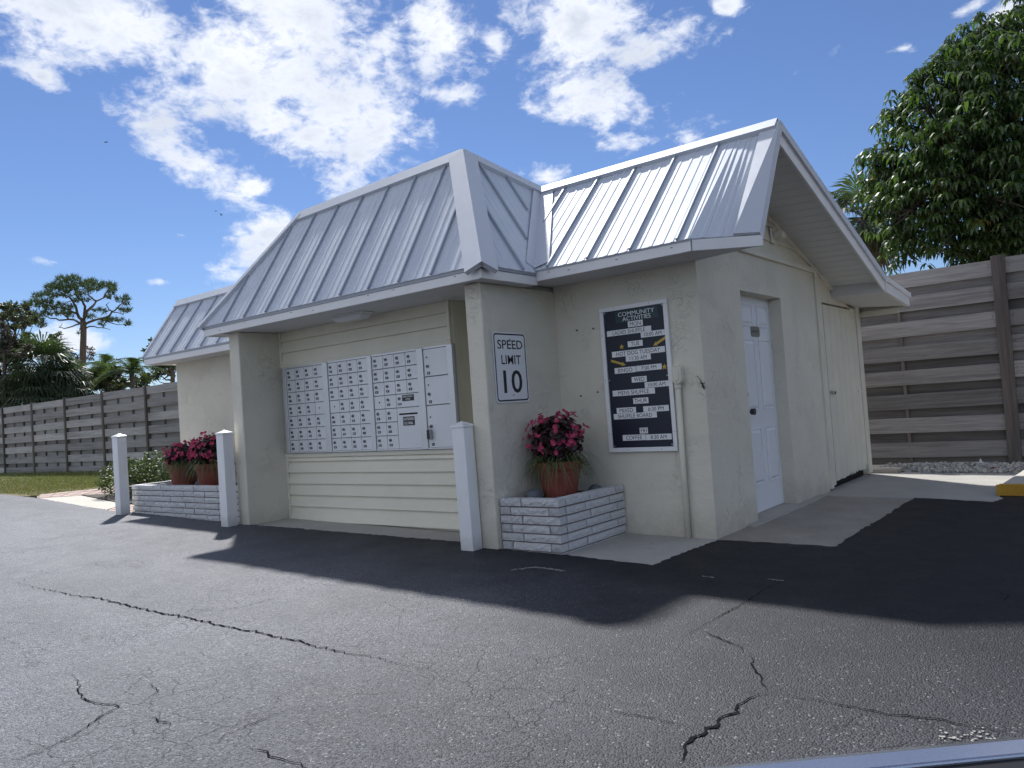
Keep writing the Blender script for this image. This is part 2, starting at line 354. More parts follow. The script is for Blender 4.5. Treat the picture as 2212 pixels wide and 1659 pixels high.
# ------------------------------------------------------------------ mesh helpers
def V(*a): return Vector(a)
class MB:
    def __init__(s): s.v = []; s.f = []; s.m = []
    def add(s, vs, fs, m=0):
        o = len(s.v); s.v += [tuple(x) for x in vs]; s.f += [tuple(i + o for i in f) for f in fs]; s.m += [m] * len(fs); return s
    def hexa(s, p, m=0):        # p: bottom 4 (ccw from above), top 4
        return s.add(p, [(3, 2, 1, 0), (4, 5, 6, 7), (0, 1, 5, 4), (1, 2, 6, 5), (2, 3, 7, 6), (3, 0, 4, 7)], m)
    def box(s, x0, y0, z0, x1, y1, z1, m=0):
        x0, x1 = min(x0, x1), max(x0, x1); y0, y1 = min(y0, y1), max(y0, y1); z0, z1 = min(z0, z1), max(z0, z1)
        return s.hexa([(x0, y0, z0), (x1, y0, z0), (x1, y1, z0), (x0, y1, z0), (x0, y0, z1), (x1, y0, z1), (x1, y1, z1), (x0, y1, z1)], m)
    def prism(s, poly, off, m=0):   # polygon (list of points) swept by vector off
        off = Vector(off); a = [Vector(p) for p in poly]; n = len(a)
        nor = Vector((0, 0, 0))
        for i in range(n): nor += (a[i] - a[0]).cross(a[(i + 1) % n] - a[0])
        if nor.dot(off) > 0: a = a[::-1]
        b = [p + off for p in a]
        fs = [tuple(range(n)), tuple(range(2 * n - 1, n - 1, -1))]
        fs += [((i + 1) % n, i, i + n, (i + 1) % n + n) for i in range(n)]
        return s.add(a + b, fs, m)
    def beam(s, a, b, w, h, up=(0, 0, 1), m=0):   # rectangular bar from a to b, w sideways, h along up
        a, b = Vector(a), Vector(b); d = (b - a).normalized(); up = Vector(up); sd_ = d.cross(up).normalized(); up = sd_.cross(d).normalized()
        sd_ *= w / 2; up *= h / 2
        return s.hexa([a - sd_ - up, a + sd_ - up, b + sd_ - up, b - sd_ - up, a - sd_ + up, a + sd_ + up, b + sd_ + up, b - sd_ + up], m)
    def tube(s, pts, rad, n=8, m=0, caps=True):
        pts = [Vector(p) for p in pts]; k = len(pts)
        if not hasattr(rad, '__len__'): rad = [rad] * k
        vs, fs = [], []; ref = None
        for i, p in enumerate(pts):
            d = (pts[min(i + 1, k - 1)] - pts[max(i - 1, 0)]).normalized()
            if ref is None: ref = d.orthogonal().normalized()
            ref = (ref - d * ref.dot(d)); ref = ref.normalized() if ref.length > 1e-6 else d.orthogonal().normalized()
            q = d.cross(ref)
            for j in range(n):
                t = 2 * math.pi * j / n; vs.append(p + (ref * math.cos(t) + q * math.sin(t)) * rad[i])
        for i in range(k - 1):
            for j in range(n):
                a = i * n + j; b = i * n + (j + 1) % n; fs.append((a, b, b + n, a + n))
        if caps: fs += [tuple(range(n - 1, -1, -1)), tuple(range((k - 1) * n, k * n))]
        return s.add(vs, fs, m)
    def lathe(s, c, prof, n=24, m=0):
        c = Vector(c); vs = []; fs = []; k = len(prof)
        for (r, z) in prof:
            for j in range(n):
                t = 2 * math.pi * j / n; vs.append(c + Vector((r * math.cos(t), r * math.sin(t), z)))
        for i in range(k - 1):
            for j in range(n):
                a = i * n + j; b = i * n + (j + 1) % n; fs.append((a, b, b + n, a + n))
        fs += [tuple(range(n - 1, -1, -1)), tuple(range((k - 1) * n, k * n))]
        return s.add(vs, fs, m)
    def mesh(s, name, mats, smooth=False):
        me = bpy.data.meshes.new(name); me.from_pydata(s.v, [], s.f)
        for x in ([mats] if isinstance(mats, str) else mats): me.materials.append(MATS[x])
        if any(s.m): me.polygons.foreach_set('material_index', s.m)
        if smooth: me.polygons.foreach_set('use_smooth', [True] * len(s.f))
        me.update(); return me
    def build(s, name, mats, parent=None, smooth=False, bevel=0):
        return link(name, s.mesh(name, mats, smooth), parent, bevel)
def world_of(o):
    m = Matrix.Identity(4)
    while o is not None:
        m = (o.matrix_parent_inverse @ o.matrix_basis if o.parent else o.matrix_basis.copy()) @ m; o = o.parent
    return m
def link(name, me, parent=None, bevel=0, M=None):
    o = bpy.data.objects.new(name, me); COL.objects.link(o)
    if M is not None: o.matrix_basis = M
    if parent is not None:
        o.parent = parent; o.matrix_parent_inverse = world_of(parent).inverted()
    if bevel:
        b = o.modifiers.new('bevel', 'BEVEL'); b.width = bevel; b.segments = 2; b.limit_method = 'ANGLE'; b.harden_normals = False
    return o
def tag(o, label=None, cat=None, group=None, kind=None):
    if label: o['label'] = label
    if cat: o['category'] = cat
    if group: o['group'] = group
    if kind: o['kind'] = kind
    return o
def thing(name, loc, label, cat, group=None):
    o = bpy.data.objects.new(name, None); COL.objects.link(o); o.location = loc; o.empty_display_size = 0.1
    return tag(o, label, cat, group)
def struct(o): o['kind'] = 'structure'; return o
def g(x): return -0.018 * max(-13.0, min(3.0, x))
_txt = {}
def text_poly(body, bold=0.0):
    """flat outline of a word, scaled to the unit square: (verts2d, faces)"""
    key = (body, bold)
    if key in _txt: return _txt[key]
    c = bpy.data.curves.new('lettering', 'FONT'); c.body = body; c.size = 1; c.resolution_u = 3; c.fill_mode = 'FRONT'; c.offset = bold
    o = bpy.data.objects.new('lettering', c); COL.objects.link(o)
    dg = bpy.context.evaluated_depsgraph_get(); me = bpy.data.meshes.new_from_object(o.evaluated_get(dg))
    vs = [(v.co.x, v.co.y) for v in me.vertices]; fs = [tuple(p.vertices) for p in me.polygons]
    bpy.data.objects.remove(o); bpy.data.curves.remove(c); bpy.data.meshes.remove(me)
    x0 = min(v[0] for v in vs); x1 = max(v[0] for v in vs); y0 = min(v[1] for v in vs); y1 = max(v[1] for v in vs)
    vs = [((x - x0) / (x1 - x0), (y - y0) / (y1 - y0)) for x, y in vs]
    _txt[key] = (vs, fs, (x1 - x0) / (y1 - y0)); return _txt[key]
def put_text(mb, body, origin, ex, ey, w, h, m=0, bold=0.0):
    """word fitted to the w x h box whose lower left corner is origin, ex and ey unit vectors of the plane"""
    vs, fs, _ = text_poly(body, bold); o = Vector(origin); ex = Vector(ex) * w; ey = Vector(ey) * h
    mb.add([o + ex * x + ey * y for x, y in vs], fs, m)

# ------------------------------------------------------------------ ground
def jag(pts, step=0.05, amp=0.012, seed=1):
    r = random.Random(seed); out = []
    for i in range(len(pts) - 1):
        a, b = Vector(pts[i]), Vector(pts[i + 1]); n = max(1, int((b - a).length / step)); d = (b - a).normalized(); nr = Vector((-d.y, d.x))
        for k in range(n):
            out.append(a.lerp(b, k / n) + nr * (r.gauss(0, amp) if 0 < k else 0))
    out.append(Vector(pts[-1])); return out
def sheet(name, poly, zf, thick, m, parent=None):
    """flat slab: polygon in plan, top at zf(x, y)"""
    mb = MB(); n = len(poly)
    area = sum(poly[i][0] * poly[(i + 1) % n][1] - poly[(i + 1) % n][0] * poly[i][1] for i in range(n))
    if area < 0: poly = poly[::-1]
    top = [(p[0], p[1], zf(p[0], p[1])) for p in poly]; bot = [(x, y, z - thick) for x, y, z in top]
    mb.add(top + bot, [tuple(range(n))] + [(i, i + n, (i + 1) % n + n, (i + 1) % n) for i in range(n)])
    return mb.build(name, m, parent)
gr = MB(); gr.add([(-700, -700, -0.15), (700, -700, -0.15), (700, 700, -0.15), (-700, 700, -0.15)], [(0, 1, 2, 3)])
struct(gr.build('ground', 'sand_ground'))
zr = lambda x, y: g(x)
front = [(-13, -0.56), (-12.2, -0.58), (-11.5, -0.61), (-10.3, -0.74), (-9.18, -0.87), (-7.8, -0.985), (-7.52, -0.955), (-6.4, -0.965), (-5.05, -1.03), (-4.8, -0.985), (-3.6, -0.935), (-2.6, -0.90), (-1.95, -0.87), (-1.62, -0.94), (-1.38, -0.985), (-1.1, -0.985),
         (-0.80, -0.975), (-0.4, -1.0), (-0.015, -1.025), (-0.01, -0.5), (0.02, -0.045), (0.1, -0.02), (0.45, 0.0), (0.873, 0.02), (0.88, 1.4), (0.88, 2.64), (1.2, 2.58), (1.56, 2.5), (1.60, 2.72), (1.57, 2.97), (3.0, 2.97)]
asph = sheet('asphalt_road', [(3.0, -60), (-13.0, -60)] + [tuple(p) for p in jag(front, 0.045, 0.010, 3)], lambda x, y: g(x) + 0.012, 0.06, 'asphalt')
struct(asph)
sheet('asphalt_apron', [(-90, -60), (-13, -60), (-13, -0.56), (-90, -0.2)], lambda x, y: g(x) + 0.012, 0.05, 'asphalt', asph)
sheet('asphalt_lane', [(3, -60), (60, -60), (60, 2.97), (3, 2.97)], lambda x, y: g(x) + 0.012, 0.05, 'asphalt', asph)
# concrete
def slab(name, poly, dz, m, seed=1):
    return struct(sheet(name, poly, lambda x, y: g(x) + dz, 0.14, m))
slab('alcove_slab', [(-4.83, -1.02), (-1.5, -1.02), (-1.5, 0.1), (-4.83, 0.1)], 0.006, 'concrete')
slab('corner_slab', [(-1.4, -1.05), (0.012, -1.05), (0.012, 0.05), (-1.4, 0.05)], 0.006, 'concrete')
slab('doorway_slab', [(-0.14, 0.052), (-0.14, 2.62), (0.90, 2.62), (0.90, -0.03), (0.015, -0.03), (0.015, 0.052)], 0.006, 'concrete_brown')
slab('side_slab', [(-0.1, 2.626), (1.64, 2.626), (1.64, 4.95), (-0.1, 4.95)], 0.004, 'concrete')
pl_ = [(1.64, 2.45), (1.64, 2.62), (0.86, 2.62), (0.86, 2.5)]
slab('slab_edge', pl_, 0.002, 'concrete')
sheet('threshold', [(-0.14, 0.6), (0.07, 0.6), (0.085, 1.9), (0.075, 2.60), (-0.14, 2.60)], lambda x, y: 0.022 + g(x), 0.05, 'concrete')['kind'] = 'structure'
# left walk: pale concrete wedge, pink pavers, planting bed
slab('concrete_walk', [(-11.45, -0.62), (-9.18, -0.92), (-8.25, -1.0), (-8.7, -0.52), (-11.0, -0.15)], 0.010, 'concrete_pale')
pv = struct(sheet('paver_base', [(-12.3, -0.35), (-11.4, -0.66), (-11.02, -0.16), (-10.6, 0.12), (-10.4, 3.2), (-12.1, 3.2), (-12.0, 0.65)], lambda x, y: g(x) + 0.001, 0.1, 'mortar'))
def pavers(parent, quad, nu, nv, m, seed):
    r = random.Random(seed); a, b, c, d = [Vector(q) for q in quad]
    for i in range(nu):
        for j in range(nv):
            pts = [a.lerp(b, u).lerp(d.lerp(c, u), v) for u, v in ((i / nu, j / nv), ((i + 1) / nu, j / nv), ((i + 1) / nu, (j + 1) / nv), (i / nu, (j + 1) / nv))]
            cn = sum(pts, Vector((0, 0))) / 4; pts = [cn + (p - cn) * 0.95 for p in pts]
            z = g(cn.x) + 0.012 + r.uniform(-.003, .003)
            MB().prism([(p.x, p.y, z - 0.02) for p in pts], (0, 0, 0.02)).build('paver', m, parent)
pavers(pv, [(-11.5, -0.6), (-11.02, -0.16), (-11.9, 0.6), (-12.3, -0.3)], 4, 6, 'paver_pink', 3)
pavers(pv, [(-11.02, -0.14), (-10.62, 0.14), (-10.45, 3.1), (-11.9, 0.62)], 5, 10, 'paver_pink', 5)
pv2 = struct(sheet('paver_strip_base', [(-8.68, -0.54), (-8.2, -1.0), (-7.6, -0.99), (-7.6, 0.5), (-8.4, 0.5)], lambda x, y: g(x) + 0.001, 0.1, 'mortar'))
pavers(pv2, [(-8.66, -0.53), (-8.22, -0.98), (-7.60, -0.97), (-7.62, -0.45)], 5, 6, 'paver_pink', 7)
struct(sheet('planting_bed', [(-11.0, -0.14), (-10.6, 0.1), (-10.3, 2.0), (-7.6, 2.0), (-8.1, 0.4), (-8.72, -0.51)], lambda x, y: g(x) + 0.02, 0.1, 'soil'))
lawn = struct(sheet('lawn', [(-90, -0.2), (-13, -0.56), (-12.2, -0.52), (-12.0, 0.65), (-11.8, 3.0), (-7.6, 3.0), (-7.6, 9), (-90, 9)], lambda x, y: g(x) + 0.006, 0.1, 'lawn'))
# cracks in the asphalt, each a jagged narrow fissure
CRACKS = [
    (0.016, [(-4.105, -3.475), (-3.767, -3.470), (-3.460, -3.448), (-3.165, -3.444), (-2.845, -3.387), (-2.457, -3.388), (-2.095, -3.378), (-1.804, -3.348), (-1.423, -3.343), (-1.072, -3.315), (-0.837, -3.311), (-0.546, -3.308), (-0.436, -3.313), (-0.309, -3.280), (-0.144, -3.286), (-0.004, -3.277), (0.136, -3.275), (0.207, -3.298), (0.240, -3.341), (0.301, -3.357)]),
    (0.011, [(-0.554, -4.761), (-0.560, -4.697), (-0.559, -4.573), (-0.616, -4.441), (-0.701, -4.320), (-0.739, -4.231), (-0.810, -4.245), (-0.918, -4.272), (-0.994, -4.273), (-1.321, -4.163), (-1.455, -4.170)]),
    (0.010, [(-0.544, -4.227), (-0.479, -4.209), (-0.433, -4.223), (-0.377, -4.202), (-0.332, -4.235)]),
    (0.012, [(0.057, -4.167), (0.111, -4.165), (0.173, -4.147), (0.208, -4.166), (0.293, -4.153), (0.348, -4.138), (0.429, -4.153)]),
    (0.008, [(-0.101, -4.241), (-0.050, -4.200), (-0.091, -4.148), (-0.088, -4.006), (-0.077, -3.848)]),
    (0.008, [(-0.739, -4.231), (-0.684, -4.182), (-0.767, -4.053), (-0.920, -4.017)]),
    (0.007, [(-1.796, -3.237), (-1.766, -3.151), (-1.728, -3.035), (-1.707, -2.754)]),
    (0.006, [(-4.763, -3.352), (-4.790, -3.033), (-4.761, -2.767)]),
    (0.020, [(1.385, -3.531), (1.401, -3.467), (1.365, -3.385), (1.357, -3.309), (1.378, -3.244), (1.388, -3.161), (1.375, -3.090), (1.408, -3.034), (1.377, -2.968), (1.402, -2.863), (1.442, -2.801)]),
    (0.014, [(1.442, -2.801), (1.394, -2.746), (1.347, -2.657), (1.276, -2.559), (1.235, -2.466), (1.194, -2.402)]),
    (0.011, [(1.442, -2.801), (1.577, -2.788), (1.668, -2.790), (1.764, -2.789), (1.856, -2.793), (1.953, -2.765), (2.014, -2.749), (2.077, -2.761), (2.156, -2.755), (2.268, -2.729)]),
    (0.010, [(1.183, -2.426), (1.149, -2.355), (1.114, -2.337), (1.059, -2.310), (1.006, -2.280), (0.883, -2.202)]),
    (0.009, [(0.866, -2.394), (0.854, -2.321), (0.864, -1.968), (0.880, -1.637), (0.871, -1.334), (0.897, -1.139), (0.917, -0.866)]),
    (0.007, [(0.963, -3.248), (1.083, -3.250), (1.183, -3.226), (1.326, -3.242)]),
    (0.007, [(1.999, -1.108), (2.022, -0.945), (1.915, -0.835)])]
def ribbon(name, pts, w, m, dz, seed, step=0.03, wander=0.35, parent=None, taper=True):
    r = random.Random(seed); P = jag(pts, step, w * wander, seed); mb = MB(); vs = []; n = len(P)
    for i, p in enumerate(P):
        d = (P[min(i + 1, n - 1)] - P[max(i - 1, 0)]).normalized(); nr = Vector((-d.y, d.x))
        ww = w * r.uniform(0.35, 1.05) * 0.5 * (min(1, 3.0 * min(i + 0.15, n - 0.85 - i) / max(1, n)) if taper else 1)
        for s_ in (1, -1):
            q = p + nr * ww * s_; vs.append((q.x, q.y, g(q.x) + dz))
    mb.add(vs, [(2 * i, 2 * i + 1, 2 * i + 3, 2 * i + 2) for i in range(n - 1)]); return mb.build(name, m, parent)
for i, (w, pts) in enumerate(CRACKS): ribbon('crack', pts, w * (1.05 if i == 0 else 1.0 if i == 8 else 0.75), 'crack_dark', 0.0165, 40 + i, 0.022, 0.5, parent=asph)
def speckle(pts, w, n, seed):
    """a patch where pale stones show through the sealer"""
    r = random.Random(seed); mb = MB(); P = jag(pts, 0.01, w * .2, seed)
    for k in range(n):
        p = r.choice(P); x, y = p.x + r.gauss(0, w * .4), p.y + r.gauss(0, w * .4); q = r.uniform(.003, .007); a0 = r.uniform(0, 6)
        mb.add([(x + q * math.cos(a0 + 1.256 * i) * r.uniform(.6, 1.2), y + q * math.sin(a0 + 1.256 * i) * r.uniform(.6, 1.2), g(x) + .0165) for i in range(5)], [(0, 1, 2, 3, 4)])
    o = mb.build('exposed_stones', 'scuff_white', asph); o['kind'] = 'stuff'
speckle([(-0.80, -1.56), (-0.74, -1.46), (-0.70, -1.425), (-0.62, -1.42), (-0.47, -1.43)], .025, 330, 71)
speckle([(2.04, -2.90), (2.12, -2.80)], .06, 45, 72)
speckle([(0.80, -1.10), (0.90, -1.10)], .012, 40, 73)
speckle([(0.42, -1.19), (0.5, -1.2)], .010, 25, 74)

# ------------------------------------------------------------------ the building
bld = thing('mail_building', (-3.5, 1.5, 0.05), 'beige stucco mailroom building with ribbed silver metal mansard roof', 'building')
def wbox(x0, y0, z0, x1, y1, z1, m='stucco', name='wall', bevel=0.012):
    return MB().box(x0, y0, z0, x1, y1, z1).build(name, m, bld, bevel=bevel)
ZC = 2.166     # alcove ceiling
# sign wall (faces the road), speed-limit wing wall, alcove sides, wing
wbox(-1.378, 0.0, -0.05, 0.0, 0.16, 2.385, bevel=0)
wbox(-1.551, -1.012, -0.05, -1.378, 0.16, 2.16)
wbox(-5.0, -1.012, -0.05, -4.815, 0.0, 2.165)
wbox(-8.03, 0.0, 0.0, -5.0, 0.16, 2.17)
wbox(-8.03, 0.162, 0.0, -7.88, 3.6, 2.17)
wbox(-7.878, 3.45, 0.0, -1.38, 3.6, 2.12)
# gable wall with the door opening: corner pier, lintel, far pier
MB().prism([(0, 0.16, -.05), (0, 0.868, -.05), (0, 0.868, 2.03), (0, 1.879, 2.03), (0, 1.879, -.05), (0, 2.965, -.05), (0, 2.965, 2.385), (0, 0.16, 2.385)], (-0.2, 0, 0)).build('wall', 'stucco', bld)
wbox(-0.20, 0.0, 2.39, -0.05, 2.965, 2.42, 'cream_wood', 'gable_plate')
def zrake(y): return 2.816 - 0.288 * (y - 1.70)
# lapped boards closing the gable triangle
for k in range(5):
    z0 = 2.42 + 0.145 * k; z1 = z0 + 0.15
    ya = 0.0 if z0 < 2.5 else 0.02 + (z0 - 2.30) * 0.6; yb = 1.70 + (2.816 - z0) / 0.288 - 0.02; yb2 = 1.70 + (2.816 - z1) / 0.288 - 0.02
    yb, yb2 = min(yb, 2.99), min(yb2, 2.99)
    ya2 = 0.02 + max(0, (z1 - 2.30)) * 0.6
    if yb - ya < 0.2: break
    MB().hexa([(-0.05, ya, z0), (0.012, ya, z0), (0.012, yb, z0), (-0.05, yb, z0), (-0.05, ya2, z1), (-0.006, ya2, z1), (-0.006, max(ya2 + .05, yb2), z1), (-0.05, max(ya2 + .05, yb2), z1)]).build('gable_board', 'cream_wood', bld)
MB().box(-0.01, 0.12, 2.375, 0.035, 2.99, 2.425).build('frieze_trim', 'cream_wood', bld, bevel=0.004)
# corner trim and plank wall of the shed end
MB().hexa([(-0.05, 2.967, 0.03), (0.022, 2.967, 0.03), (0.022, 3.045, 0.03), (-0.05, 3.045, 0.03), (-0.05, 2.967, zrake(2.967)), (0.022, 2.967, zrake(2.967)), (0.022, 3.045, zrake(3.045)), (-0.05, 3.045, zrake(3.045))]).build('corner_trim', 'cream_wood', bld, bevel=0.004)
yy = [3.05, 3.19]
MB().hexa([(-0.05, 3.05, 0.05), (0.004, 3.05, 0.05), (0.004, 3.19, 0.05), (-0.05, 3.19, 0.05), (-0.05, 3.05, zrake(3.05)), (0.004, 3.05, zrake(3.05)), (0.004, 3.19, zrake(3.19)), (-0.05, 3.19, zrake(3.19))]).build('plank', 'cream_wood', bld, bevel=0.003)
for k in range(6):        # planks above the shed door
    y0 = 3.195 + k * 0.222; y1 = y0 + 0.219; zt = lambda y: min(zrake(y), 2.145) if y > 3.6 else zrake(y)
    MB().hexa([(-0.05, y0, 2.075), (0.004, y0, 2.075), (0.004, y1, 2.075), (-0.05, y1, 2.075), (-0.05, y0, zt(y0)), (0.004, y0, zt(y0)), (0.004, y1, zt(y1)), (-0.05, y1, zt(y1))]).build('plank', 'cream_wood', bld, bevel=0.003)
MB().box(-0.08, 4.53, 0.03, 0.016, 4.70, 2.14).build('corner_trim', 'cream_wood', bld, bevel=0.004)
MB().box(-0.12, 3.05, 0.0, -0.055, 4.53, 2.1).build('shed_backing', 'hole', bld)
MB().box(-0.45, 4.702, 0.0, -0.052, 4.75, 2.12).build('wall', 'cream_wood', bld)
# shed door of upright planks, paint gone along the bottom
sd_ = MB().box(-0.05, 3.20, 0.105, -0.035, 4.52, 2.06).build('shed_door', 'cream_wood', bld)
rr = random.Random(4)
for k in range(6):
    y0 = 3.203 + k * 0.2195; mb = MB(); zb = 0.085 + 0.0; n = 8
    low = [(0.006, y0 + 0.214 * i / n, zb + rr.uniform(0, 0.035) * (1 if k > 1 else 0.4) + (0.05 if k == 5 and i > 5 else 0)) for i in range(n + 1)]
    mb.prism(low + [(0.006, y0 + 0.214, 2.052), (0.006, y0, 2.052)], (-0.04, 0, 0)); mb.build('plank', 'cream_wood', sd_)
hs = MB(); hs.box(0.006, 3.21, 1.055, 0.016, 3.30, 1.085).box(0.016, 3.255, 1.05, 0.045, 3.275, 1.08).box(0.016, 3.275, 1.045, 0.05, 3.30, 1.075, 1); hs.build('hasp', ['steel', 'dark_metal'], sd_)
for z in (1.95, 1.05): MB().box(0.006, 4.36, z - 0.015, 0.012, 4.56, z + 0.015).box(0.006, 4.52, z - 0.07, 0.014, 4.55, z + 0.07).build('hinge', 'cream_wood', sd_)
# the white six-panel door
dx = -0.125; y0, y1, z0, z1 = 1.02, 1.925, 0.03, 2.026
dr = MB().box(dx - 0.04, y0, z0, dx, y1, z1).build('door', 'door_white', bld, bevel=0.002)
W = y1 - y0; H = z1 - z0
for (a, b) in ((0.135, 0.44), (0.565, 0.865)):
    for (c, d) in ((0.125, 0.385), (0.465, 0.80), (0.86, 0.965)):
        ya, yb, za, zb = y0 + W * a, y0 + W * b, z0 + H * c, z0 + H * d
        mb = MB()
        for (o, w, dep) in ((0, 0.012, 0.009),):
            for q in ((ya, za, yb, za + w), (ya, zb - w, yb, zb), (ya, za + w, ya + w, zb - w), (yb - w, za + w, yb, zb - w)): mb.box(dx, q[0], q[1], dx + dep, q[2], q[3])
        e = 0.045
        mb.hexa([(dx, ya + 0.018, za + 0.018), (dx, yb - 0.018, za + 0.018), (dx, yb - 0.018, zb - 0.018), (dx, ya + 0.018, zb - 0.018), (dx + 0.014, ya + e, za + e), (dx + 0.014, yb - e, za + e), (dx + 0.014, yb - e, zb - e), (dx + 0.014, ya + e, zb - e)])
        mb.build('door_panel', 'door_white', dr)
mb = MB(); pp = [Vector((dx, y0 + 0.115, 0.955)), Vector((dx + 0.03, y0 + 0.115, 0.955)), Vector((dx + 0.035, y0 + 0.115, 0.955)), Vector((dx + 0.07, y0 + 0.115, 0.955))]
mb.tube([pp[0], pp[0] + V(.008, 0, 0)], [.033, .033], 14).tube([pp[0] + V(.008, 0, 0), pp[1], pp[2], pp[3]], [.013, .013, .028, .03], 14); mb.build('doorknob', 'dark_metal', dr, smooth=False)
MB().tube([(dx, y0 + 0.085, 1.115), (dx + 0.025, y0 + 0.085, 1.115)], .028, 14).build('deadbolt', 'dark_metal', dr)
for z in (1.78, 1.05, 0.25):
    MB().box(dx + 0.001, y1 - 0.002, z - 0.05, dx + 0.012, y1 + 0.03, z + 0.05).tube([(dx + 0.012, y1 + 0.004, z - 0.052), (dx + 0.012, y1 + 0.004, z + 0.052)], 0.008, 8).build('hinge', 'steel', dr)
mb = MB(); zc_, yc_ = 1.70, y0 + W * 0.50
mb.prism([(dx + 0.001, yc_ - 0.11, zc_ - 0.03), (dx + 0.001, yc_ - 0.085, zc_ - 0.05), (dx + 0.001, yc_ + 0.085, zc_ - 0.05), (dx + 0.001, yc_ + 0.11, zc_ - 0.03), (dx + 0.001, yc_ + 0.11, zc_ + 0.03), (dx + 0.001, yc_ + 0.085, zc_ + 0.05), (dx + 0.001, yc_ - 0.085, zc_ + 0.05), (dx + 0.001, yc_ - 0.11, zc_ + 0.03)], (0.004, 0, 0))
put_text(mb, 'Employees Only', (dx + 0.0058, yc_ - 0.09, zc_ - 0.018), (0, 1, 0), (0, 0, 1), 0.18, 0.034, 1); mb.build('name_plate', ['brass_plate', 'ink'], dr)
MB().box(dx - 0.06, y1 + 0.003, 0.02, dx + 0.03, 1.95, 2.03).build('door_frame', 'cream_wood', bld)
MB().box(dx - 0.06, 0.87, 2.0265, dx + 0.02, 1.878, 2.0295).build('door_frame', 'cream_wood', bld)
MB().box(-0.20, 0.87, 0.0, dx - 0.062, 1.878, 2.025).build('door_frame', 'hole', bld)

# ---- siding in the mail alcove
SX0, SX1, SY = -4.813, -2.205, -0.50
MB().box(SX0, SY + 0.03, 0.05, SX1 - 0.004, SY + 0.06, ZC + 0.05).build('wall', 'siding', bld)
def lap(x0, x1, z0, z1, y, name='siding_board', m='siding'):
    MB().hexa([(x0, y - 0.012, z0), (x1, y - 0.012, z0), (x1, y + 0.028, z0), (x0, y + 0.028, z0), (x0, y + 0.012, z1), (x1, y + 0.012, z1), (x1, y + 0.028, z1), (x0, y + 0.028, z1)]).build(name, m, bld)
for (a, b) in ((0.075, 0.229), (0.231, 0.354), (0.356, 0.476), (0.478, 0.599), (0.601, 0.721), (0.723, 0.765)): lap(SX0 + 0.035, SX1 - 0.035, a, b, SY)
for (a, b) in ((1.80, 1.930), (1.932, 2.055), (2.057, 2.165)): lap(SX0 + 0.035, SX1 - 0.035, a, b, SY)
MB().box(SX0, SY - 0.012, 0.765, SX1 + 0.006, SY + 0.028, 0.808).build('trim_board', 'siding_trim', bld, bevel=0.003)
MB().box(SX0, SY - 0.012, 1.765, SX1 + 0.006, SY + 0.028, 1.80).build('trim_board', 'siding_trim', bld, bevel=0.003)
for (a, b) in ((0.06, 0.763), (1.802, 2.166)):
    MB().box(SX0, SY - 0.010, a, SX0 + 0.033, SY + 0.028, b).build('trim_board', 'siding_trim', bld, bevel=0.003)
    MB().box(SX1 - 0.033, SY - 0.010, a, SX1 + 0.004, SY + 0.028, b).build('trim_board', 'siding_trim', bld, bevel=0.003)
MB().box(SX1 - 0.002, SY + 0.03, 0.06, SX1 + 0.012, SY + 0.10, ZC).build('trim_board', 'siding_trim', bld, bevel=0.003)
# the return of the alcove beyond the corner, also lapped
MB().box(SX1 - 0.1, -0.02, 0.05, -1.552, 0.02, ZC + 0.05).build('wall', 'siding', bld)
for k in range(17): lap(SX1 - 0.02, -1.553, 0.09 + 0.122 * k, 0.211 + 0.122 * k, -0.05)
MB().box(SX1 - 0.04, SY + 0.10, 0.05, SX1 - 0.004, -0.06, ZC + 0.05).build('wall', 'siding', bld)
# ceiling in long panels
for k in range(4):
    ya, yb = -1.10 + k * 0.28, -1.10 + k * 0.28 + 0.278
    MB().box(-4.99, ya, ZC, -1.40, yb, ZC + 0.02).build('ceiling_panel', 'soffit_white', bld)

# ---- roof slopes
def slope(pos, s_list, tmin, tmax, name='roof_panel', rib_h=0.004, seam=True, ends=(True, True)):
    """panels between consecutive s values; pos(s, t) is on the slope, t runs up it"""
    for i in range(len(s_list) - 1):
        s0, s1 = s_list[i], s_list[i + 1]
        if abs(s1 - s0) < 0.05: continue
        prof = [(0, 0), (.16, 0), (.18, 1), (.22, 1), (.24, 0), (.40, 0), (.42, 1), (.47, 1), (.49, 0), (.64, 0), (.66, 1), (.71, 1), (.73, 0), (.86, 0), (.88, 1), (.92, 1), (.94, 0), (1, 0)]
        ss = [(s0 + (s1 - s0) * a, h) for a, h in prof]
        cols = []
        for s_, h in ss:
            a, b = max(0, tmin(s_)), min(1, tmax(s_))
            if b - a < 0.004: continue
            pa, pb = pos(s_, a), pos(s_, b)
            e = pos(s_ + 0.01, a) - pos(s_ - 0.01, a); u = pos(s_, min(1, a + .2)) - pos(s_, a) if a < .8 else pos(s_, 1) - pos(s_, .8)
            n = e.cross(u).normalized()
            cols.append((pa + n * h * rib_h, pb + n * h * rib_h, n))
        if len(cols) < 2: continue
        vs = []; fs = []
        for (pa, pb, n) in cols: vs += [pa, pb, pa - n * 0.02]
        for k in range(len(cols) - 1):
            a = 3 * k; fs += [(a, a + 3, a + 4, a + 1), (a + 2, a + 5, a + 3, a)]
        p = MB().add(vs, fs).build(name, 'roof_metal', bld)
        if seam and i > 0:
            a, b = max(0, tmin(s0)), min(1, tmax(s0))
            if a > 0: a += 0.13
            if b - a > 0.06:
                e = (pos(s0 + .01, a) - pos(s0 - .01, a)).normalized(); u = (pos(s0, b) - pos(s0, a)).normalized(); n = e.cross(u).normalized()
                MB().beam(pos(s0, a) + n * 0.010 + u * 0.004, pos(s0, b) + n * 0.010, 0.016, 0.028, n).build('seam', 'shaded_seam', p)
def lerp(a, b, t): return a + (b - a) * t
EY, EZ, TY = -1.185, 2.252, -0.443
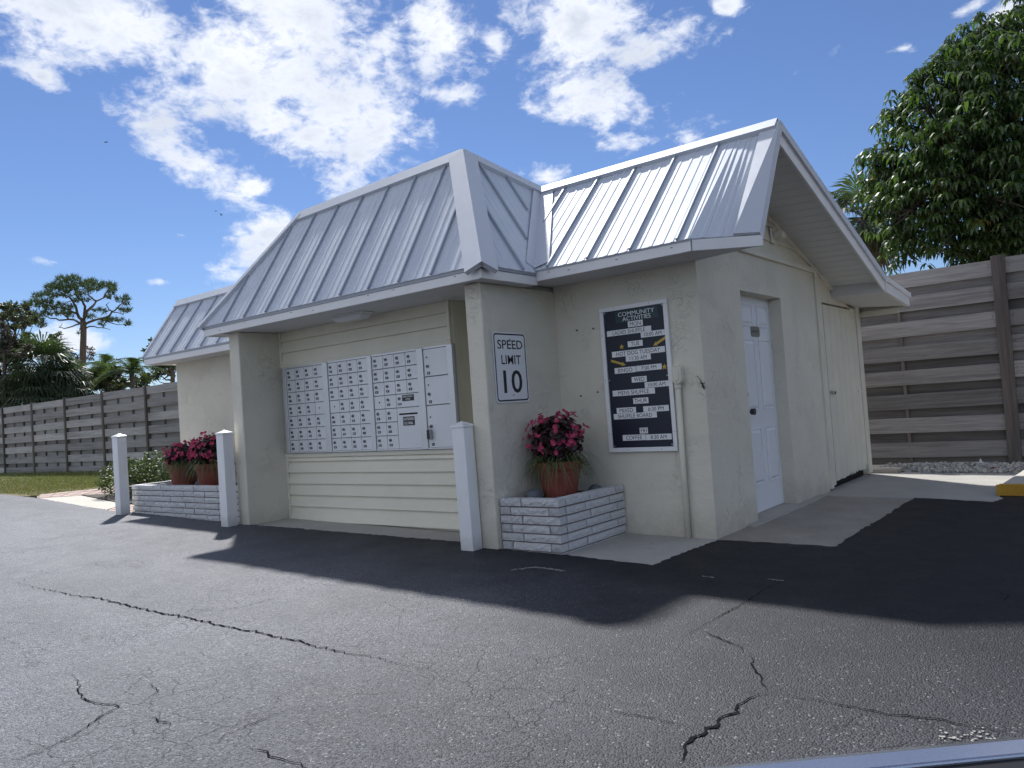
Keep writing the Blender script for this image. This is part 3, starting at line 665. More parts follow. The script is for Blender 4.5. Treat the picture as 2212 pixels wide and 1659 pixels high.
def pf(s, t): z1 = 3.415 + (s + 4.335) / 2.382 * 0.053; return V(s, lerp(EY, TY, t), lerp(EZ, z1, t))
fs_ = [-5.215] + [-1.735 - 0.382 * k for k in range(9, -1, -1)][1:] + [-1.21]
slope(pf, fs_, lambda s: 0, lambda s: min(1, (s + 5.225) / 0.89, (-1.205 - s) / 0.748))
# side slope over the speed-limit wall
def ps(s, t): zt = 3.468 + (s - TY) / 0.963 * -0.206; return V(lerp(-1.205, -1.953 + max(0, s - TY) * 0.154, t), s, lerp(EZ, zt if s > TY else 3.468, t))
slope(ps, [-1.185, -0.66, -0.31, 0.02, 0.50], lambda s: (s + 0.465) / 0.985, lambda s: (s - EY) / 0.742)
# left side slope of the mail roof
def pl(s, t): return V(lerp(-5.225, -4.335, t), -s, lerp(EZ, 3.415 - max(0, -s - TY) * 0.2, t))
slope(pl, [-0.9, -0.5, -0.1, 0.3, 0.7, 1.185], lambda s: 0, lambda s: (-s - EY) / 0.742)
# gable roof, front slope; the eave turns in towards the gable end
RX, RY, RZ = 0.56, 0.52, 3.262
def ge(s): return -0.475 if s < 0.18 else -0.475 + (s - 0.18) / 0.38 * 0.34
def pg(s, t): return V(s, lerp(ge(s), RY, t), lerp(2.275, RZ, t))
slope(pg, [-1.80, -1.463, -1.09, -0.70, -0.31, 0.085, 0.47], lambda s: (-1.235 - s) / 0.57, lambda s: 1)
# wing roof
def pw(s, t): return V(s, lerp(-0.395, 0.17, t), lerp(2.205, 3.02, t))
slope(pw, [-8.18, -7.79, -7.41, -7.03, -6.65, -6.27, -5.89, -5.51, -5.2], lambda s: 0, lambda s: 1)
# low rear roof decks behind the ridges
def deck(name, pts):
    MB().prism(pts, (0, 0, -0.03)).build(name, 'cap_metal', bld)
deck('roof_deck', [(-4.335, TY, 3.40), (-1.953, TY, 3.45), (-1.80, 0.52, 3.25), (-1.80, 3.64, 2.31), (-4.335, 3.64, 2.31)])
deck('roof_deck', [(-1.798, RY, 3.25), (RX - 0.01, RY, 3.25), (RX - 0.01, 3.64, 2.30), (-1.798, 3.64, 2.30)])
deck('roof_deck', [(-1.798, 3.645, 2.30), (RX - 0.01, 3.645, 2.30), (RX - 0.01, 4.80, 2.19), (-1.798, 4.80, 2.19)])
deck('roof_deck', [(-8.16, 0.17, 3.01), (-5.23, 0.17, 3.01), (-5.23, 3.7, 2.2), (-8.16, 3.7, 2.2)])
deck('roof_deck', [(-5.228, 0.9, 2.27), (-4.34, 0.9, 3.13), (-4.34, 3.6, 2.31), (-5.228, 3.6, 2.26)])
# caps: folded sheets over the ridges and hips
def fold(name, a, b, n1, w1, n2, w2, th=0.006, m='cap_metal', lift=0.045):
    """cap along a-b with a flange of width w1 in direction n1 and another of w2 in n2"""
    a, b = Vector(a), Vector(b); d = (b - a).normalized()
    n1, n2 = Vector(n1).normalized(), Vector(n2).normalized(); up = -(n1 + n2).normalized() * lift
    A, B = a + up, b + up
    mb = MB()
    p = [A, B, B + n1 * w1, A + n1 * w1]; q = [A, B, B + n2 * w2, A + n2 * w2]
    for r in (p, q):
        nn = (r[1] - r[0]).cross(r[3] - r[0]).normalized()
        if nn.dot(up) < 0: nn = -nn
        # lip turned down to the slope along the free edge
        lo = [x - nn * lift * 1.0 for x in (r[2], r[3])]
        mb.add([r[0], r[1], r[2], r[3], lo[0], lo[1]], [(0, 1, 2, 3), (3, 2, 4, 5)])
        mb.add([r[0], r[3], r[3] - nn * lift, r[0] - nn * lift], [(0, 1, 2, 3)]); mb.add([r[1], r[2], r[2] - nn * lift, r[1] - nn * lift], [(0, 1, 2, 3)])
    return mb.build(name, m, bld)
dn = (pf(-3, 0) - pf(-3, 1)).normalized(); back = V(0, 1, -0.25).normalized()
hr = (pf(-1.21, 0) - V(-1.953, TY, 3.468)).normalized()
apex = V(-1.953, TY, 3.468); lft = V(-4.335, TY, 3.415)
fold('ridge_cap', lft, apex, dn, 0.125, back, 0.12)
eR = V(-1.205, EY, EZ); eL = V(-5.225, EY, EZ)
def hipcap(top, bot, w1, w2, da, db):
    d = (bot - top).normalized(); 
    n1 = (Vector(da) - d * d.dot(Vector(da))).normalized(); n2 = (Vector(db) - d * d.dot(Vector(db))).normalized()
    fold('hip_cap', top - d * 0.0 + V(0, 0, 0.012), bot + d * 0.03 + V(0, 0, 0.012), n1, w1, n2, w2, lift=0.04)
hipcap(apex, eR, 0.165, 0.165, (pf(-2.2, .5) - pf(-1.9, .5)), (ps(-0.3, .5) - ps(-0.7, .5)))
hipcap(lft, eL, 0.06, 0.10, (pf(-3.9, .5) - pf(-4.3, .5)), V(0, 1, 0))
jn = V(-1.805, RY, RZ)
fold('ridge_cap', apex, jn, (ps(-.2, 0) - ps(-.2, 1)).normalized(), 0.10, V(-1, 0, -0.05), 0.1)
dg_ = (pg(-.5, 0) - pg(-.5, 1)).normalized()
fold('ridge_cap', jn, V(RX, RY, RZ), dg_, 0.115, V(0, 1, -0.31), 0.13)
fold('ridge_cap', V(-8.18, 0.17, 3.02), V(-5.0, 0.17, 3.02), (pw(-6, 0) - pw(-6, 1)).normalized(), 0.12, V(0, 1, -0.25), 0.12)
# valley flashing, two wings
vb, vt = V(-1.235, -0.465, 2.285), V(-1.805, RY, RZ); vd = (vt - vb).normalized()
for (ref, w) in ((pg(-0.6, .5) - pg(-1.0, .5), 0.15), (ps(-0.6, .5) - ps(-0.2, .5), 0.10)):
    ref = Vector(ref); n = (ref - vd * ref.dot(vd)).normalized(); up = n.cross(vd).normalized()
    if up.z < 0: up = -up
    MB().prism([vb + up * .012, vt + up * .012, vt + up * .012 + n * w, vb + up * .012 + n * w], up * 0.006).build('valley_flashing', 'cap_metal', bld)
# rake trims of the gable end
tip = V(RX, -0.135, 2.285); rid = V(RX, RY, RZ)
rn = (pg(0.5, .5) - pg(0.4, .5)).cross(pg(.45, 1) - pg(.45, 0)).normalized() * 0.026
q4 = [pg(.425, 0) + rn, pg(.572, 0) + rn, V(.572, RY, RZ) + rn, V(.425, RY, RZ) + rn]
MB().add(q4 + [p_ - rn for p_ in q4] + [q4[1] + V(0, .05, -.06), q4[2] + V(0, .05, -.06)], [(0, 1, 2, 3), (0, 3, 7, 4), (0, 4, 5, 1), (1, 8, 9, 2)]).build('rake_trim', 'cap_metal', bld)
fold('rake_trim', rid, V(RX, 3.66, 2.305), V(-1, 0, 0), 0.13, V(0, -0.3, -1).normalized(), 0.07, lift=0.03)
fold('rake_trim', V(-8.18, -0.395, 2.205), V(-8.18, 0.17, 3.02), V(1, 0, 0), 0.05, V(0, 0.8, -1).normalized(), 0.07, lift=0.03)
# eave trims (drip edge, greyed for the shade under the roof) and white fascia boards
def strip(name, a, b, z0, z1, th, m, out, bevel=0.002):
    a, b = Vector(a), Vector(b); o = Vector(out) * th
    return MB().prism([(a.x, a.y, z0), (b.x, b.y, z0), (b.x, b.y, z1), (a.x, a.y, z1)], o).build(name, m, bld, bevel=bevel)
FZ0, FZ1 = 2.150, 2.222
strip('fascia', (-5.20, -1.146), (-1.25, -1.146), FZ0, FZ1, 0.022, 'white_trim', (0, -1, 0))
strip('fascia', (-1.25, -1.168), (-1.25, -0.437), FZ0 + 0.004, FZ1 + .006, 0.022, 'white_trim', (1, 0, 0))
strip('fascia', (-5.20, -1.168), (-5.20, 0.6), FZ0, FZ1, 0.022, 'white_trim', (-1, 0, 0))
strip('drip_edge', (-5.225, -1.160), (-1.225, -1.160), FZ1 + .001, EZ - 0.002, 0.014, 'shaded_metal', (0, -1, 0))
strip('drip_edge', (-1.232, -1.174), (-1.232, -0.47), FZ1 + .008, EZ, 0.014, 'shaded_metal', (1, 0, 0))
GZ0, GZ1 = 2.186, 2.266
strip('fascia', (-1.226, -0.437), (0.18, -0.437), GZ0, GZ1, 0.022, 'white_trim', (0, -1, 0))
e1 = V(0.181, -0.437, 0); e2 = V(0.585, -0.125, 0); o_ = V(e2.y - e1.y, -(e2.x - e1.x), 0).normalized()
strip('fascia', e1, e2, GZ0, GZ1 + 0.0, 0.022, 'white_trim', o_)
strip('fascia', (-8.15, -0.36), (-5.0, -0.36), 2.105, 2.178, 0.022, 'white_trim', (0, -1, 0))
strip('drip_edge', (-8.165, -0.374), (-5.0, -0.374), 2.179, 2.204, 0.012, 'shaded_metal', (0, -1, 0))
strip('fascia', (-8.15, -0.382), (-8.15, 3.6), 2.105, 2.185, 0.022, 'white_trim', (-1, 0, 0))
# soffits
def plate(name, pts, th, m): return MB().prism(pts, (0, 0, th)).build(name, m, bld)
plate('soffit', [(-5.198, -1.144, FZ0 + 0.008), (-1.252, -1.144, FZ0 + 0.008), (-1.252, -1.102, FZ0 + 0.008), (-5.198, -1.102, FZ0 + 0.008)], 0.01, 'soffit_white')
plate('soffit', [(-5.198, -1.10, FZ0 + 0.008), (-4.992, -1.10, FZ0 + 0.008), (-4.992, 0.4, FZ0 + 0.008), (-5.198, 0.4, FZ0 + 0.008)], 0.01, 'soffit_white')
plate('soffit', [(-1.398, -1.10, FZ0 + 0.008), (-1.252, -1.10, FZ0 + 0.008), (-1.252, -0.436, FZ0 + 0.008), (-1.398, -0.436, FZ0 + 0.008)], 0.01, 'soffit_white')
plate('soffit', [(-1.378, -0.434, GZ0 + 0.008), (0.18, -0.434, GZ0 + 0.008), (0.57, -0.13, GZ0 + 0.008), (0.0, 0.0, GZ0 + 0.008), (-1.378, 0.0, GZ0 + 0.008)], 0.01, 'soffit_white')
plate('soffit', [(-8.148, -0.358, 2.115), (-5.202, -0.358, 2.115), (-5.202, 0.0, 2.115), (-8.148, 0.0, 2.115)], 0.01, 'soffit_white')
# raking soffit of narrow boards under the gable overhang
n = 23; ya, yb = 0.50, 3.58
for k in range(n):
    a, b = lerp(ya, yb, k / n), lerp(ya, yb, (k + 1) / n) - 0.007
    MB().hexa([(0.0, a, zrake(a) - .0), (RX - 0.02, a, zrake(a) - 0.03), (RX - 0.02, b, zrake(b) - 0.03), (0.0, b, zrake(b) - .0), (0.0, a, zrake(a) + .012), (RX - 0.02, a, zrake(a) - 0.018), (RX - 0.02, b, zrake(b) - 0.018), (0.0, b, zrake(b) + .012)]).build('soffit_board', 'soffit_white', bld)
MB().hexa([(0.0, ya, zrake(ya) + .02), (RX - 0.02, ya, zrake(ya) - 0.012), (RX - 0.02, yb, zrake(yb) - 0.012), (0.0, yb, zrake(yb) + .02), (0.0, ya, zrake(ya) + .03), (RX - 0.02, ya, zrake(ya)), (RX - 0.02, yb, zrake(yb)), (0.0, yb, zrake(yb) + .03)]).build('soffit_backing', 'mortar', bld)
MB().hexa([(0.0, -0.02, 2.21), (RX - 0.03, -0.12, 2.21), (RX - 0.03, 0.5, zrake(.5) - .03), (0.0, 0.5, zrake(.5)), (0.0, -0.02, 2.23), (RX - 0.03, -0.12, 2.23), (RX - 0.03, 0.5, zrake(.5) - .01), (0.0, 0.5, zrake(.5) + .02)]).build('soffit', 'soffit_white', bld)
# rake fascia boards, front short one, long rear one, and the boxed eave at the back
def rk(y): return RZ - 0.012 - (y - RY) * 0.3035
def rake_board(ya, za0, za1, yb, zb0, zb1, x0=RX - 0.022, x1=RX - 0.001):
    MB().hexa([(x0, ya, za0), (x1, ya, za0), (x1, yb, zb0), (x0, yb, zb0), (x0, ya, za1), (x1, ya, za1), (x1, yb, zb1), (x0, yb, zb1)]).build('rake_fascia', 'white_trim', bld, bevel=0.002)
rake_board(-0.125, 2.186, 2.285, RY - 0.001, 3.07, RZ - 0.005)
rake_board(RY + 0.001, 3.10, RZ - 0.005, 3.66, 2.145, rk(3.66))
rake_board(3.663, 2.14, 2.30, 4.82, 2.045, 2.19, RX - 0.03, RX + 0.012)
rake_board(3.668, 2.255, 2.315, 4.86, 2.155, 2.215, RX + 0.013, RX + 0.03)
MB().prism([(-0.0, 3.60, 2.15), (RX - 0.032, 3.60, 2.14), (RX - 0.032, 4.79, 2.06), (0.0, 4.62, 2.10)], (0, 0, 0.015)).build('soffit', 'soffit_white', bld)
MB().prism([(-0.0, 3.575, 2.150), (RX - 0.024, 3.575, 2.142), (RX - 0.024, 3.60, 2.142), (0.0, 3.60, 2.150)], (0, 0, 0.13)).build('trim_board', 'soffit_white', bld)
MB().box(-1.8, 4.79, 2.04, RX - 0.032, 4.815, 2.17).build('fascia', 'cream_wood', bld)
MB().box(-1.8, 4.76, 1.98, 0.45, 4.785, 2.05).build('trim_board', 'cream_wood', bld)
# rake trim on the wall under the soffit
MB().hexa([(0.0, 0.55, zrake(.55) - .05), (0.03, 0.55, zrake(.55) - .05), (0.03, 3.72, zrake(3.72) - .05), (0.0, 3.72, zrake(3.72) - .05), (0.0, 0.55, zrake(.55) - .002), (0.03, 0.55, zrake(.55) - .004), (0.03, 3.72, zrake(3.72) - .004), (0.0, 3.72, zrake(3.72) - .002)]).build('rake_moulding', 'cream_wood', bld)
# small nail heads on the fascia boards
rr = random.Random(9)
for k in range(7):
    x = -4.9 + k * 0.55 + rr.uniform(-.2, .2); z = rr.choice((2.205, 2.18)); MB().box(x, -1.1695, z, x + 0.022, -1.1685, z + 0.005).build('nail', 'dark_metal', bld)
for x, z in ((-1.1, 2.24), (-0.9, 2.225), (-0.45, 2.23), (0.02, 2.235)): MB().box(x, -0.4605, z, x + 0.018, -0.4595, z + 0.006).build('nail', 'dark_metal', bld)
# little anchor screws left in the sign wall
for x, z in ((-1.154, 1.781), (-0.984, 1.777), (-0.987, 1.226), (-1.162, 1.204)): MB().tube([(x, 0.002, z), (x, -0.012, z)], 0.007, 8).build('anchor_screw', 'dark_metal', bld)

# ------------------------------------------------------------------ mailboxes in the alcove
mbk = thing('mailbox_bank', (-3.46, -0.5, 0.81), 'wall-mounted silver bank of numbered locking mailboxes in the alcove', 'mailbox')
MY = -0.505
MB().box(-4.74, MY, 0.812, -2.170, MY + 0.02, 1.762).build('back_plate', 'shaded_metal', mbk)  # dark plate paints the shadow lines between the doors
for (a, b) in ((-4.745, -4.684), (-4.048, -3.958), (-3.330, -3.266), (-2.628, -2.545), (-2.236, -2.166)):
    MB().box(a, MY - 0.034, 0.812, b, MY - 0.001, 1.764).build('frame_upright', 'frame_alu', mbk, bevel=0.004)
for (a, b) in ((-4.683, -4.049), (-3.957, -3.331), (-3.265, -2.629), (-2.544, -2.237)):
    MB().box(a, MY - 0.026, 1.747, b, MY - 0.001, 1.764).build('frame_rail', 'frame_alu', mbk); MB().box(a, MY - 0.03, 0.812, b, MY - 0.001, 0.826).build('frame_rail', 'frame_alu', mbk)
def mdoor(x0, x1, z0, z1, name='mailbox_door'):
    mb = MB().box(x0 + 0.003, MY - 0.022, z0 + 0.003, x1 - 0.003, MY - 0.001, z1 - 0.0045)
    mb.box(x0 + 0.003, MY - 0.028, z0 + 0.003, x1 - 0.003, MY - 0.022, z0 + 0.008)      # finger lip
    return mb.build(name, 'aluminium', mbk)
lock_me = MB().tube([(0, 0, 0), (0, -0.010, 0)], 0.0155, 12).tube([(0, -0.010, 0), (0, -0.0125, 0)], 0.010, 10, 1).box(-.0015, -.0132, -.006, .0015, -.0126, .006, 2).mesh('lock', ['lock_metal', 'dark_metal', 'hole'])
hole_me = MB().tube([(0, 0, 0), (0, -0.0015, 0)], 0.008, 10).mesh('keyhole', 'hole')
def lock(d, x, z): link('lock', lock_me, d, M=Matrix.Translation((x, MY - 0.022, z)))
def keyhole(d, x, z): link('keyhole', hole_me, d, M=Matrix.Translation((x, MY - 0.0221, z)))
def plate_(d, x, z, w, h, txt, name='number_plate', ts=0.62):
    mb = MB().box(x - w / 2, MY - 0.0245, z - h / 2, x + w / 2, MY - 0.022, z + h / 2)
    tw = min(w * 0.82, h * ts * text_poly(txt, 0.02)[2]); th = h * ts
    put_text(mb, txt, (x - tw / 2, MY - 0.0249, z - th / 2), (1, 0, 0), (0, 0, 1), tw, th, 1, 0.02)
    mb.build(name, ['sign_black', 'label_white'], d)
def rz(i): return 1.746 - 0.1315 * i
units = [(-4.683, -4.049, [['1', '2', '3', '4', '5', '6', '7'], ['8', '9', '10', '11', '12', '13', '14'], ['15', '16', '17', '18', '19', '20', '21'], ['22', '23', '24', None, '25', '26', '27']]),
         (-3.957, -3.331, [['28', '29', '30', None, '31', '32', '33'], ['34', '35', '36', '37', '37A', '38', '39'], ['40', '41', '42', '43', '44', '44A', '45'], ['46', '47', '48', '49', '50', '51', '52']]),
         (-3.265, -2.629, [['54', '55', '56', None, '57', '58', '59'], ['60', '61', '62', '63', '64', '65', '66'], ['67', '68', '69'], ['70', '71', '72']])]
for (x0, x1, cols) in units:
    w = (x1 - x0) / 4
    for c, col in enumerate(cols):
        for r, txt in enumerate(col):
            a = x0 + w * c; d = mdoor(a, a + w, rz(r + 1), rz(r))
            if txt is None: keyhole(d, a + w * 0.48, rz(r) - 0.065); continue
            lock(d, a + w * 0.28, rz(r) - 0.046); plate_(d, a + w * 0.30, rz(r) - 0.094, 0.042, 0.024, txt)
a = -2.947
d = mdoor(a, -2.629, rz(4), rz(3), 'office_box_door'); lock(d, a + 0.045, rz(3) - 0.045); plate_(d, a + 0.045, rz(3) - 0.097, 0.05, 0.022, 'OFFICE')
mb = MB().box(a + 0.085, MY - 0.0245, rz(3) - 0.072, a + 0.245, MY - 0.022, rz(3) - 0.014)
put_text(mb, 'CEDAR COVE M.H.C.', (a + 0.095, MY - 0.0249, rz(3) - 0.038), (1, 0, 0), (0, 0, 1), 0.14, 0.016, 1, 0.02); put_text(mb, 'OFFICE', (a + 0.135, MY - 0.0249, rz(3) - 0.063), (1, 0, 0), (0, 0, 1), 0.06, 0.015, 1, 0.02)
mb.build('name_plate', ['sign_black', 'label_white'], d)
d = mdoor(a, -2.629, rz(7), rz(4), 'outgoing_mail_door')
MB().box(a + 0.03, MY - 0.0235, 1.148, a + 0.28, MY - 0.022, 1.164).build('mail_slot', 'hole', d)
mb = MB().box(a + 0.080, MY - 0.0250, 1.045, a + 0.235, MY - 0.022, 1.130)
put_text(mb, 'OUTGOING', (a + 0.088, MY - 0.0254, 1.094), (1, 0, 0), (0, 0, 1), 0.14, 0.026, 1, 0.02); put_text(mb, 'U.S. MAIL', (a + 0.098, MY - 0.0254, 1.055), (1, 0, 0), (0, 0, 1), 0.118, 0.026, 1, 0.02)
mb.build('mail_notice', ['sign_black', 'label_white'], d)
for (zt, zb, L_) in ((1.746, 1.489, 'A'), (1.487, 1.222, 'B'), (1.220, 0.826, 'C')):
    d = mdoor(-2.544, -2.237, zb, zt, 'parcel_locker_door'); z = zt - (0.078 if L_ != 'C' else 0.11)
    keyhole(d, -2.50, z)
    for sx in (-.018, .018):
        for sz in (-.02, .02): MB().box(-2.50 + sx - .001, MY - .0226, z + sz - .001, -2.50 + sx + .001, MY - .022, z + sz + .001).build('rivet', 'dark_metal', d)
    lock(d, -2.495, z - 0.085); plate_(d, -2.487, zb + 0.03, 0.034, 0.026, L_, 'letter_plate')
    if L_ == 'C':
        zz = z - 0.12; mb = MB().box(-2.525, MY - 0.062, zz - 0.085, -2.495, MY - 0.024, zz).box(-2.494, MY - 0.058, zz - 0.082, -2.487, MY - 0.026, zz - 0.003, 1)
        mb.tube([(-2.518, MY - .043, zz), (-2.518, MY - .043, zz + .025), (-2.510, MY - .043, zz + .034), (-2.502, MY - .043, zz + .025), (-2.502, MY - .043, zz)], .004, 8, 1); mb.build('padlock', ['sign_black', 'steel'], d)

# ------------------------------------------------------------------ signs
ss = thing('speed_limit_sign', (-1.378, -0.695, 1.185), 'white speed limit 10 sign with black border on stucco wall', 'sign')
def rrect(y0, y1, z0, z1, r, x, n=6):
    out = []
    for (cy, cz, a0) in ((y1 - r, z1 - r, 0), (y0 + r, z1 - r, 90), (y0 + r, z0 + r, 180), (y1 - r, z0 + r, 270)):
        for k in range(n + 1):
            t = R_(a0 + 90 * k / n); out.append((x, cy + r * math.cos(t), cz + r * math.sin(t)))
    return out
sy0, sy1, sz0, sz1 = -0.915, -0.478, 1.185, 1.765; sx = -1.372
MB().prism(rrect(sy0, sy1, sz0, sz1, 0.035, sx), (0.004, 0, 0)).build('sign_plate', 'sign_white', ss)
o = rrect(sy0 + .012, sy1 - .012, sz0 + .012, sz1 - .012, .028, sx + .0046); i = rrect(sy0 + .024, sy1 - .024, sz0 + .024, sz1 - .024, .020, sx + .0046); n = len(o)
MB().add(o + i, [(k, (k + 1) % n, (k + 1) % n + n, k + n) for k in range(n)]).build('sign_border', 'sign_black', ss)
def stxt(t, ya, yb, za, zb):
    mb = MB(); put_text(mb, t, (sx + 0.0047, ya, za), (0, 1, 0), (0, 0, 1), yb - ya, zb - za, 0, 0.011); mb.build('lettering', 'sign_black', ss)
stxt('SPEED', sy0 + .055, sy1 - .05, 1.625, 1.70); stxt('LIMIT', sy0 + .095, sy1 - .085, 1.500, 1.575); stxt('10', sy0 + .105, sy1 - .085, 1.262, 1.452)
for z in (1.705, 1.245): MB().tube([(sx + .004, -0.695, z), (sx + .009, -0.695, z)], .008, 10).build('bolt', 'steel', ss)

cb = thing('community_board', (-0.578, 0, 0.703), 'tall navy community activities notice board with white frame', 'notice board')
X0, X1, Z0, Z1 = -0.898, -0.260, 0.705, 1.934; BY = -0.002
MB().box(X0 + .02, BY - 0.016, Z0 + .02, X1 - .02, BY, Z1 - .02).build('back_panel', 'board_navy', cb)
for q in ((X0, Z0, X1, Z0 + .036), (X0, Z1 - .036, X1, Z1), (X0, Z0 + .037, X0 + .036, Z1 - .037), (X1 - .036, Z0 + .037, X1, Z1 - .037)):
    MB().box(q[0], BY - 0.030, q[1], q[2], BY, q[3]).build('frame_rail', 'vinyl_white', cb, bevel=0.003)
MB().box(-0.749, BY - 0.0172, 1.792, -0.352, BY - 0.016, 1.889).build('header_card', 'header_green', cb)
for (t, x, z, w) in (('COMMUNITY', -0.722, 1.842, 0.34), ('ACTIVITIES', -0.682, 1.800, 0.265)):
    mb = MB(); put_text(mb, t, (x, BY - .0176, z), (1, 0, 0), (0, 0, 1), w, 0.035, 0); mb.build('header_lettering', 'label_white', cb)
strips = [('MON', -.634, -.494, 1.743, 1.792), ('LADIES SHUFFLE', -.843, -.421, 1.687, 1.734), ('10:00 AM', -.520, -.299, 1.643, 1.689), ('TUE', -.649, -.509, 1.578, 1.626), ('HOT DOG TUESDAY', -.808, -.312, 1.506, 1.554), ('11:30 AM', -.678, -.444, 1.459, 1.5055),
          ('BINGO', -.794, -.590, 1.366, 1.415), ('7:00 PM', -.586, -.352, 1.369, 1.416), ('WED', -.637, -.496, 1.280, 1.327), ('10:00 AM', -.519, -.299, 1.228, 1.274), ('MENS SHUFFLE', -.830, -.430, 1.177, 1.225), ('THUR', -.638, -.496, 1.102, 1.150),
          ('MIXED', -.803, -.618, 1.030, 1.077), ('6:30 PM', -.549, -.317, 1.029, 1.077), ('SHUFFLE BOARD', -.836, -.429, .981, 1.028), ('FRI', -.598, -.522, .854, .902), ('COFFEE', -.764, -.548, .799, .847), ('8:30 AM', -.545, -.311, .798, .845)]
for (t, a, b, c, d) in strips:
    mb = MB().box(a, BY - 0.0172, c, b, BY - 0.0160, d); w = b - a; h = d - c; asp = text_poly(t)[2]
    th = h * 0.68; tw = min(w - 0.016, th * asp * 0.95); off = (w - tw) / 2
    put_text(mb, t, (a + off, BY - .0176, c + h * 0.16), (1, 0, 0), (0, 0, 1), tw, th, 1); mb.build('text_strip', ['label_white', 'ink'], cb)
for (cx, cz, r0) in ((-.709, 1.588, .024), (-.327, 1.386, .027)):
    p = [(cx + (r0 if k % 2 == 0 else r0 * .42) * math.sin(k * math.pi / 5), BY - .0162, cz + (r0 if k % 2 == 0 else r0 * .42) * math.cos(k * math.pi / 5)) for k in range(10)]
    MB().prism(p, (0, -.0015, 0)).build('gold_star', 'gold', cb)
for (ax, az, bx, bz) in ((-.297, 1.622, -.414, 1.566), (-.822, 1.481, -.683, 1.433)):
    A, B = V(ax, BY - .0162, az), V(bx, BY - .0162, bz); d = (B - A).normalized(); n = V(-d.z, 0, d.x); L_ = (B - A).length
    p = [A + n * .010, A + d * (L_ - .035) + n * .010, A + d * (L_ - .038) + n * .019, B, A + d * (L_ - .038) - n * .019, A + d * (L_ - .035) - n * .010, A - n * .010]
    MB().prism(p, (0, -.0015, 0)).build('gold_arrow', 'gold', cb)
for (x, z) in ((-.852, 1.886), (-.310, 1.890), (-.852, 1.315), (-.308, 1.315), (-.848, .755), (-.312, .757)): MB().tube([(x, BY - .016, z), (x, BY - .020, z)], .006, 8).build('screw', 'steel', cb)
for (x, z) in ((-.75, 1.918), (-.42, 1.918), (-.882, 1.7), (-.278, 1.75), (-.882, 1.32), (-.882, .86), (-.278, .86), (-.72, .722), (-.40, .722)): MB().tube([(x, BY - .030, z), (x, BY - .032, z)], .0045, 8).build('frame_screw', 'steel', cb)

# ------------------------------------------------------------------ conduit, ceiling light, gable light
cn = thing('electrical_conduit', (-0.225, -0.03, 0.0), 'beige conduit pipe with outlet box beside the notice board', 'conduit')
MB().tube([(-0.226, -0.036, 0.0), (-0.222, -0.036, 0.6), (-0.216, -0.036, 1.225)], 0.0235, 16).build('pipe', 'cream_wood', cn, smooth=True)
MB().tube([(-0.217, -0.036, 1.205), (-0.2155, -0.036, 1.245)], 0.029, 16).build('collar', 'cream_wood', cn)
def pill(cx, w, z0, z1, y):
    out = []
    for k in range(13): t = R_(180 * k / 12); out.append((cx + w * math.cos(t), y, z1 - w + w * math.sin(t)))
    for k in range(13): t = R_(180 + 180 * k / 12); out.append((cx + w * math.cos(t), y, z0 + w + w * math.sin(t)))
    return out
MB().prism(pill(-0.205, 0.040, 1.235, 1.39, -0.002), (0, -0.07, 0)).build('outlet_box', 'cream_wood', cn, bevel=0.006)
MB().prism(pill(-0.205, 0.024, 1.262, 1.368, -0.073), (0, -0.006, 0)).build('cover', 'cream_wood', cn, bevel=0.002)
for z in (1.252, 1.378): MB().tube([(-0.205, -.073, z), (-0.205, -.076, z)], .005, 8).build('screw', 'steel', cn)
clt = thing('ceiling_light', (-3.30, -0.72, ZC), 'flat rectangular light fixture under the alcove ceiling', 'light fixture')
MB().box(-3.56, -0.80, ZC - 0.016, -3.04, -0.64, ZC - 0.001).build('base_plate', 'white_trim', clt, bevel=0.004)
MB().hexa([(-3.48, -0.77, ZC - .062), (-3.12, -0.77, ZC - .062), (-3.12, -0.67, ZC - .062), (-3.48, -0.67, ZC - .062), (-3.53, -0.79, ZC - .017), (-3.07, -0.79, ZC - .017), (-3.07, -0.65, ZC - .017), (-3.53, -0.65, ZC - .017)]).build('lens', 'lens_plastic', clt, bevel=0.008)
gl = thing('gable_light', (0.0, 1.80, 2.62), 'small beige box light mounted in the gable', 'light fixture')
MB().box(0.014, 1.70, 2.55, 0.02, 1.85, 2.70).build('mount_plate', 'cream_wood', gl); MB().box(0.0205, 1.76, 2.60, 0.11, 1.86, 2.66).build('housing', 'cream_wood', gl, bevel=0.006)

# lizard clinging head-down to the wall corner
lz = bpy.data.meshes.new('lizard')
P = [(-.012, 1.205), (-.020, 1.225), (-.028, 1.245), (-.036, 1.265), (-.050, 1.283), (-.062, 1.290), (-.070, 1.282), (-.008, 1.190), (-.004, 1.178),
     (-.002, 1.226), (.001, 1.240), (-.036, 1.232), (-.044, 1.243), (-.001, 1.196), (.002, 1.203), (-.024, 1.198), (-.030, 1.206)]
E = [(0, 1), (1, 2), (2, 3), (3, 4), (4, 5), (5, 6), (0, 7), (7, 8), (1, 9), (9, 10), (1, 11), (11, 12), (0, 13), (13, 14), (0, 15), (15, 16)]
rad = [.007, .006, .0035, .0026, .0018, .0014, .001, .0055, .0035, .0022, .0014, .0022, .0014, .002, .0013, .002, .0013]
lz.from_pydata([(x, -0.009 + (0.004 if i > 8 else 0), z) for i, (x, z) in enumerate(P)], E, []); lz.materials.append(MATS['lizard_skin'])
lo = bpy.data.objects.new('lizard', lz); COL.objects.link(lo); tag(lo, 'small dark lizard clinging head-down to the stucco corner', 'lizard')
sk = lo.modifiers.new('skin', 'SKIN'); lz.skin_vertices or None
bm = bmesh.new(); bm.from_mesh(lz); lay = bm.verts.layers.skin.verify()
for v, r in zip(bm.verts, rad): v[lay].radius = (r, r)
bm.verts.ensure_lookup_table(); bm.verts[0][lay].use_root = True; bm.to_mesh(lz); bm.free()
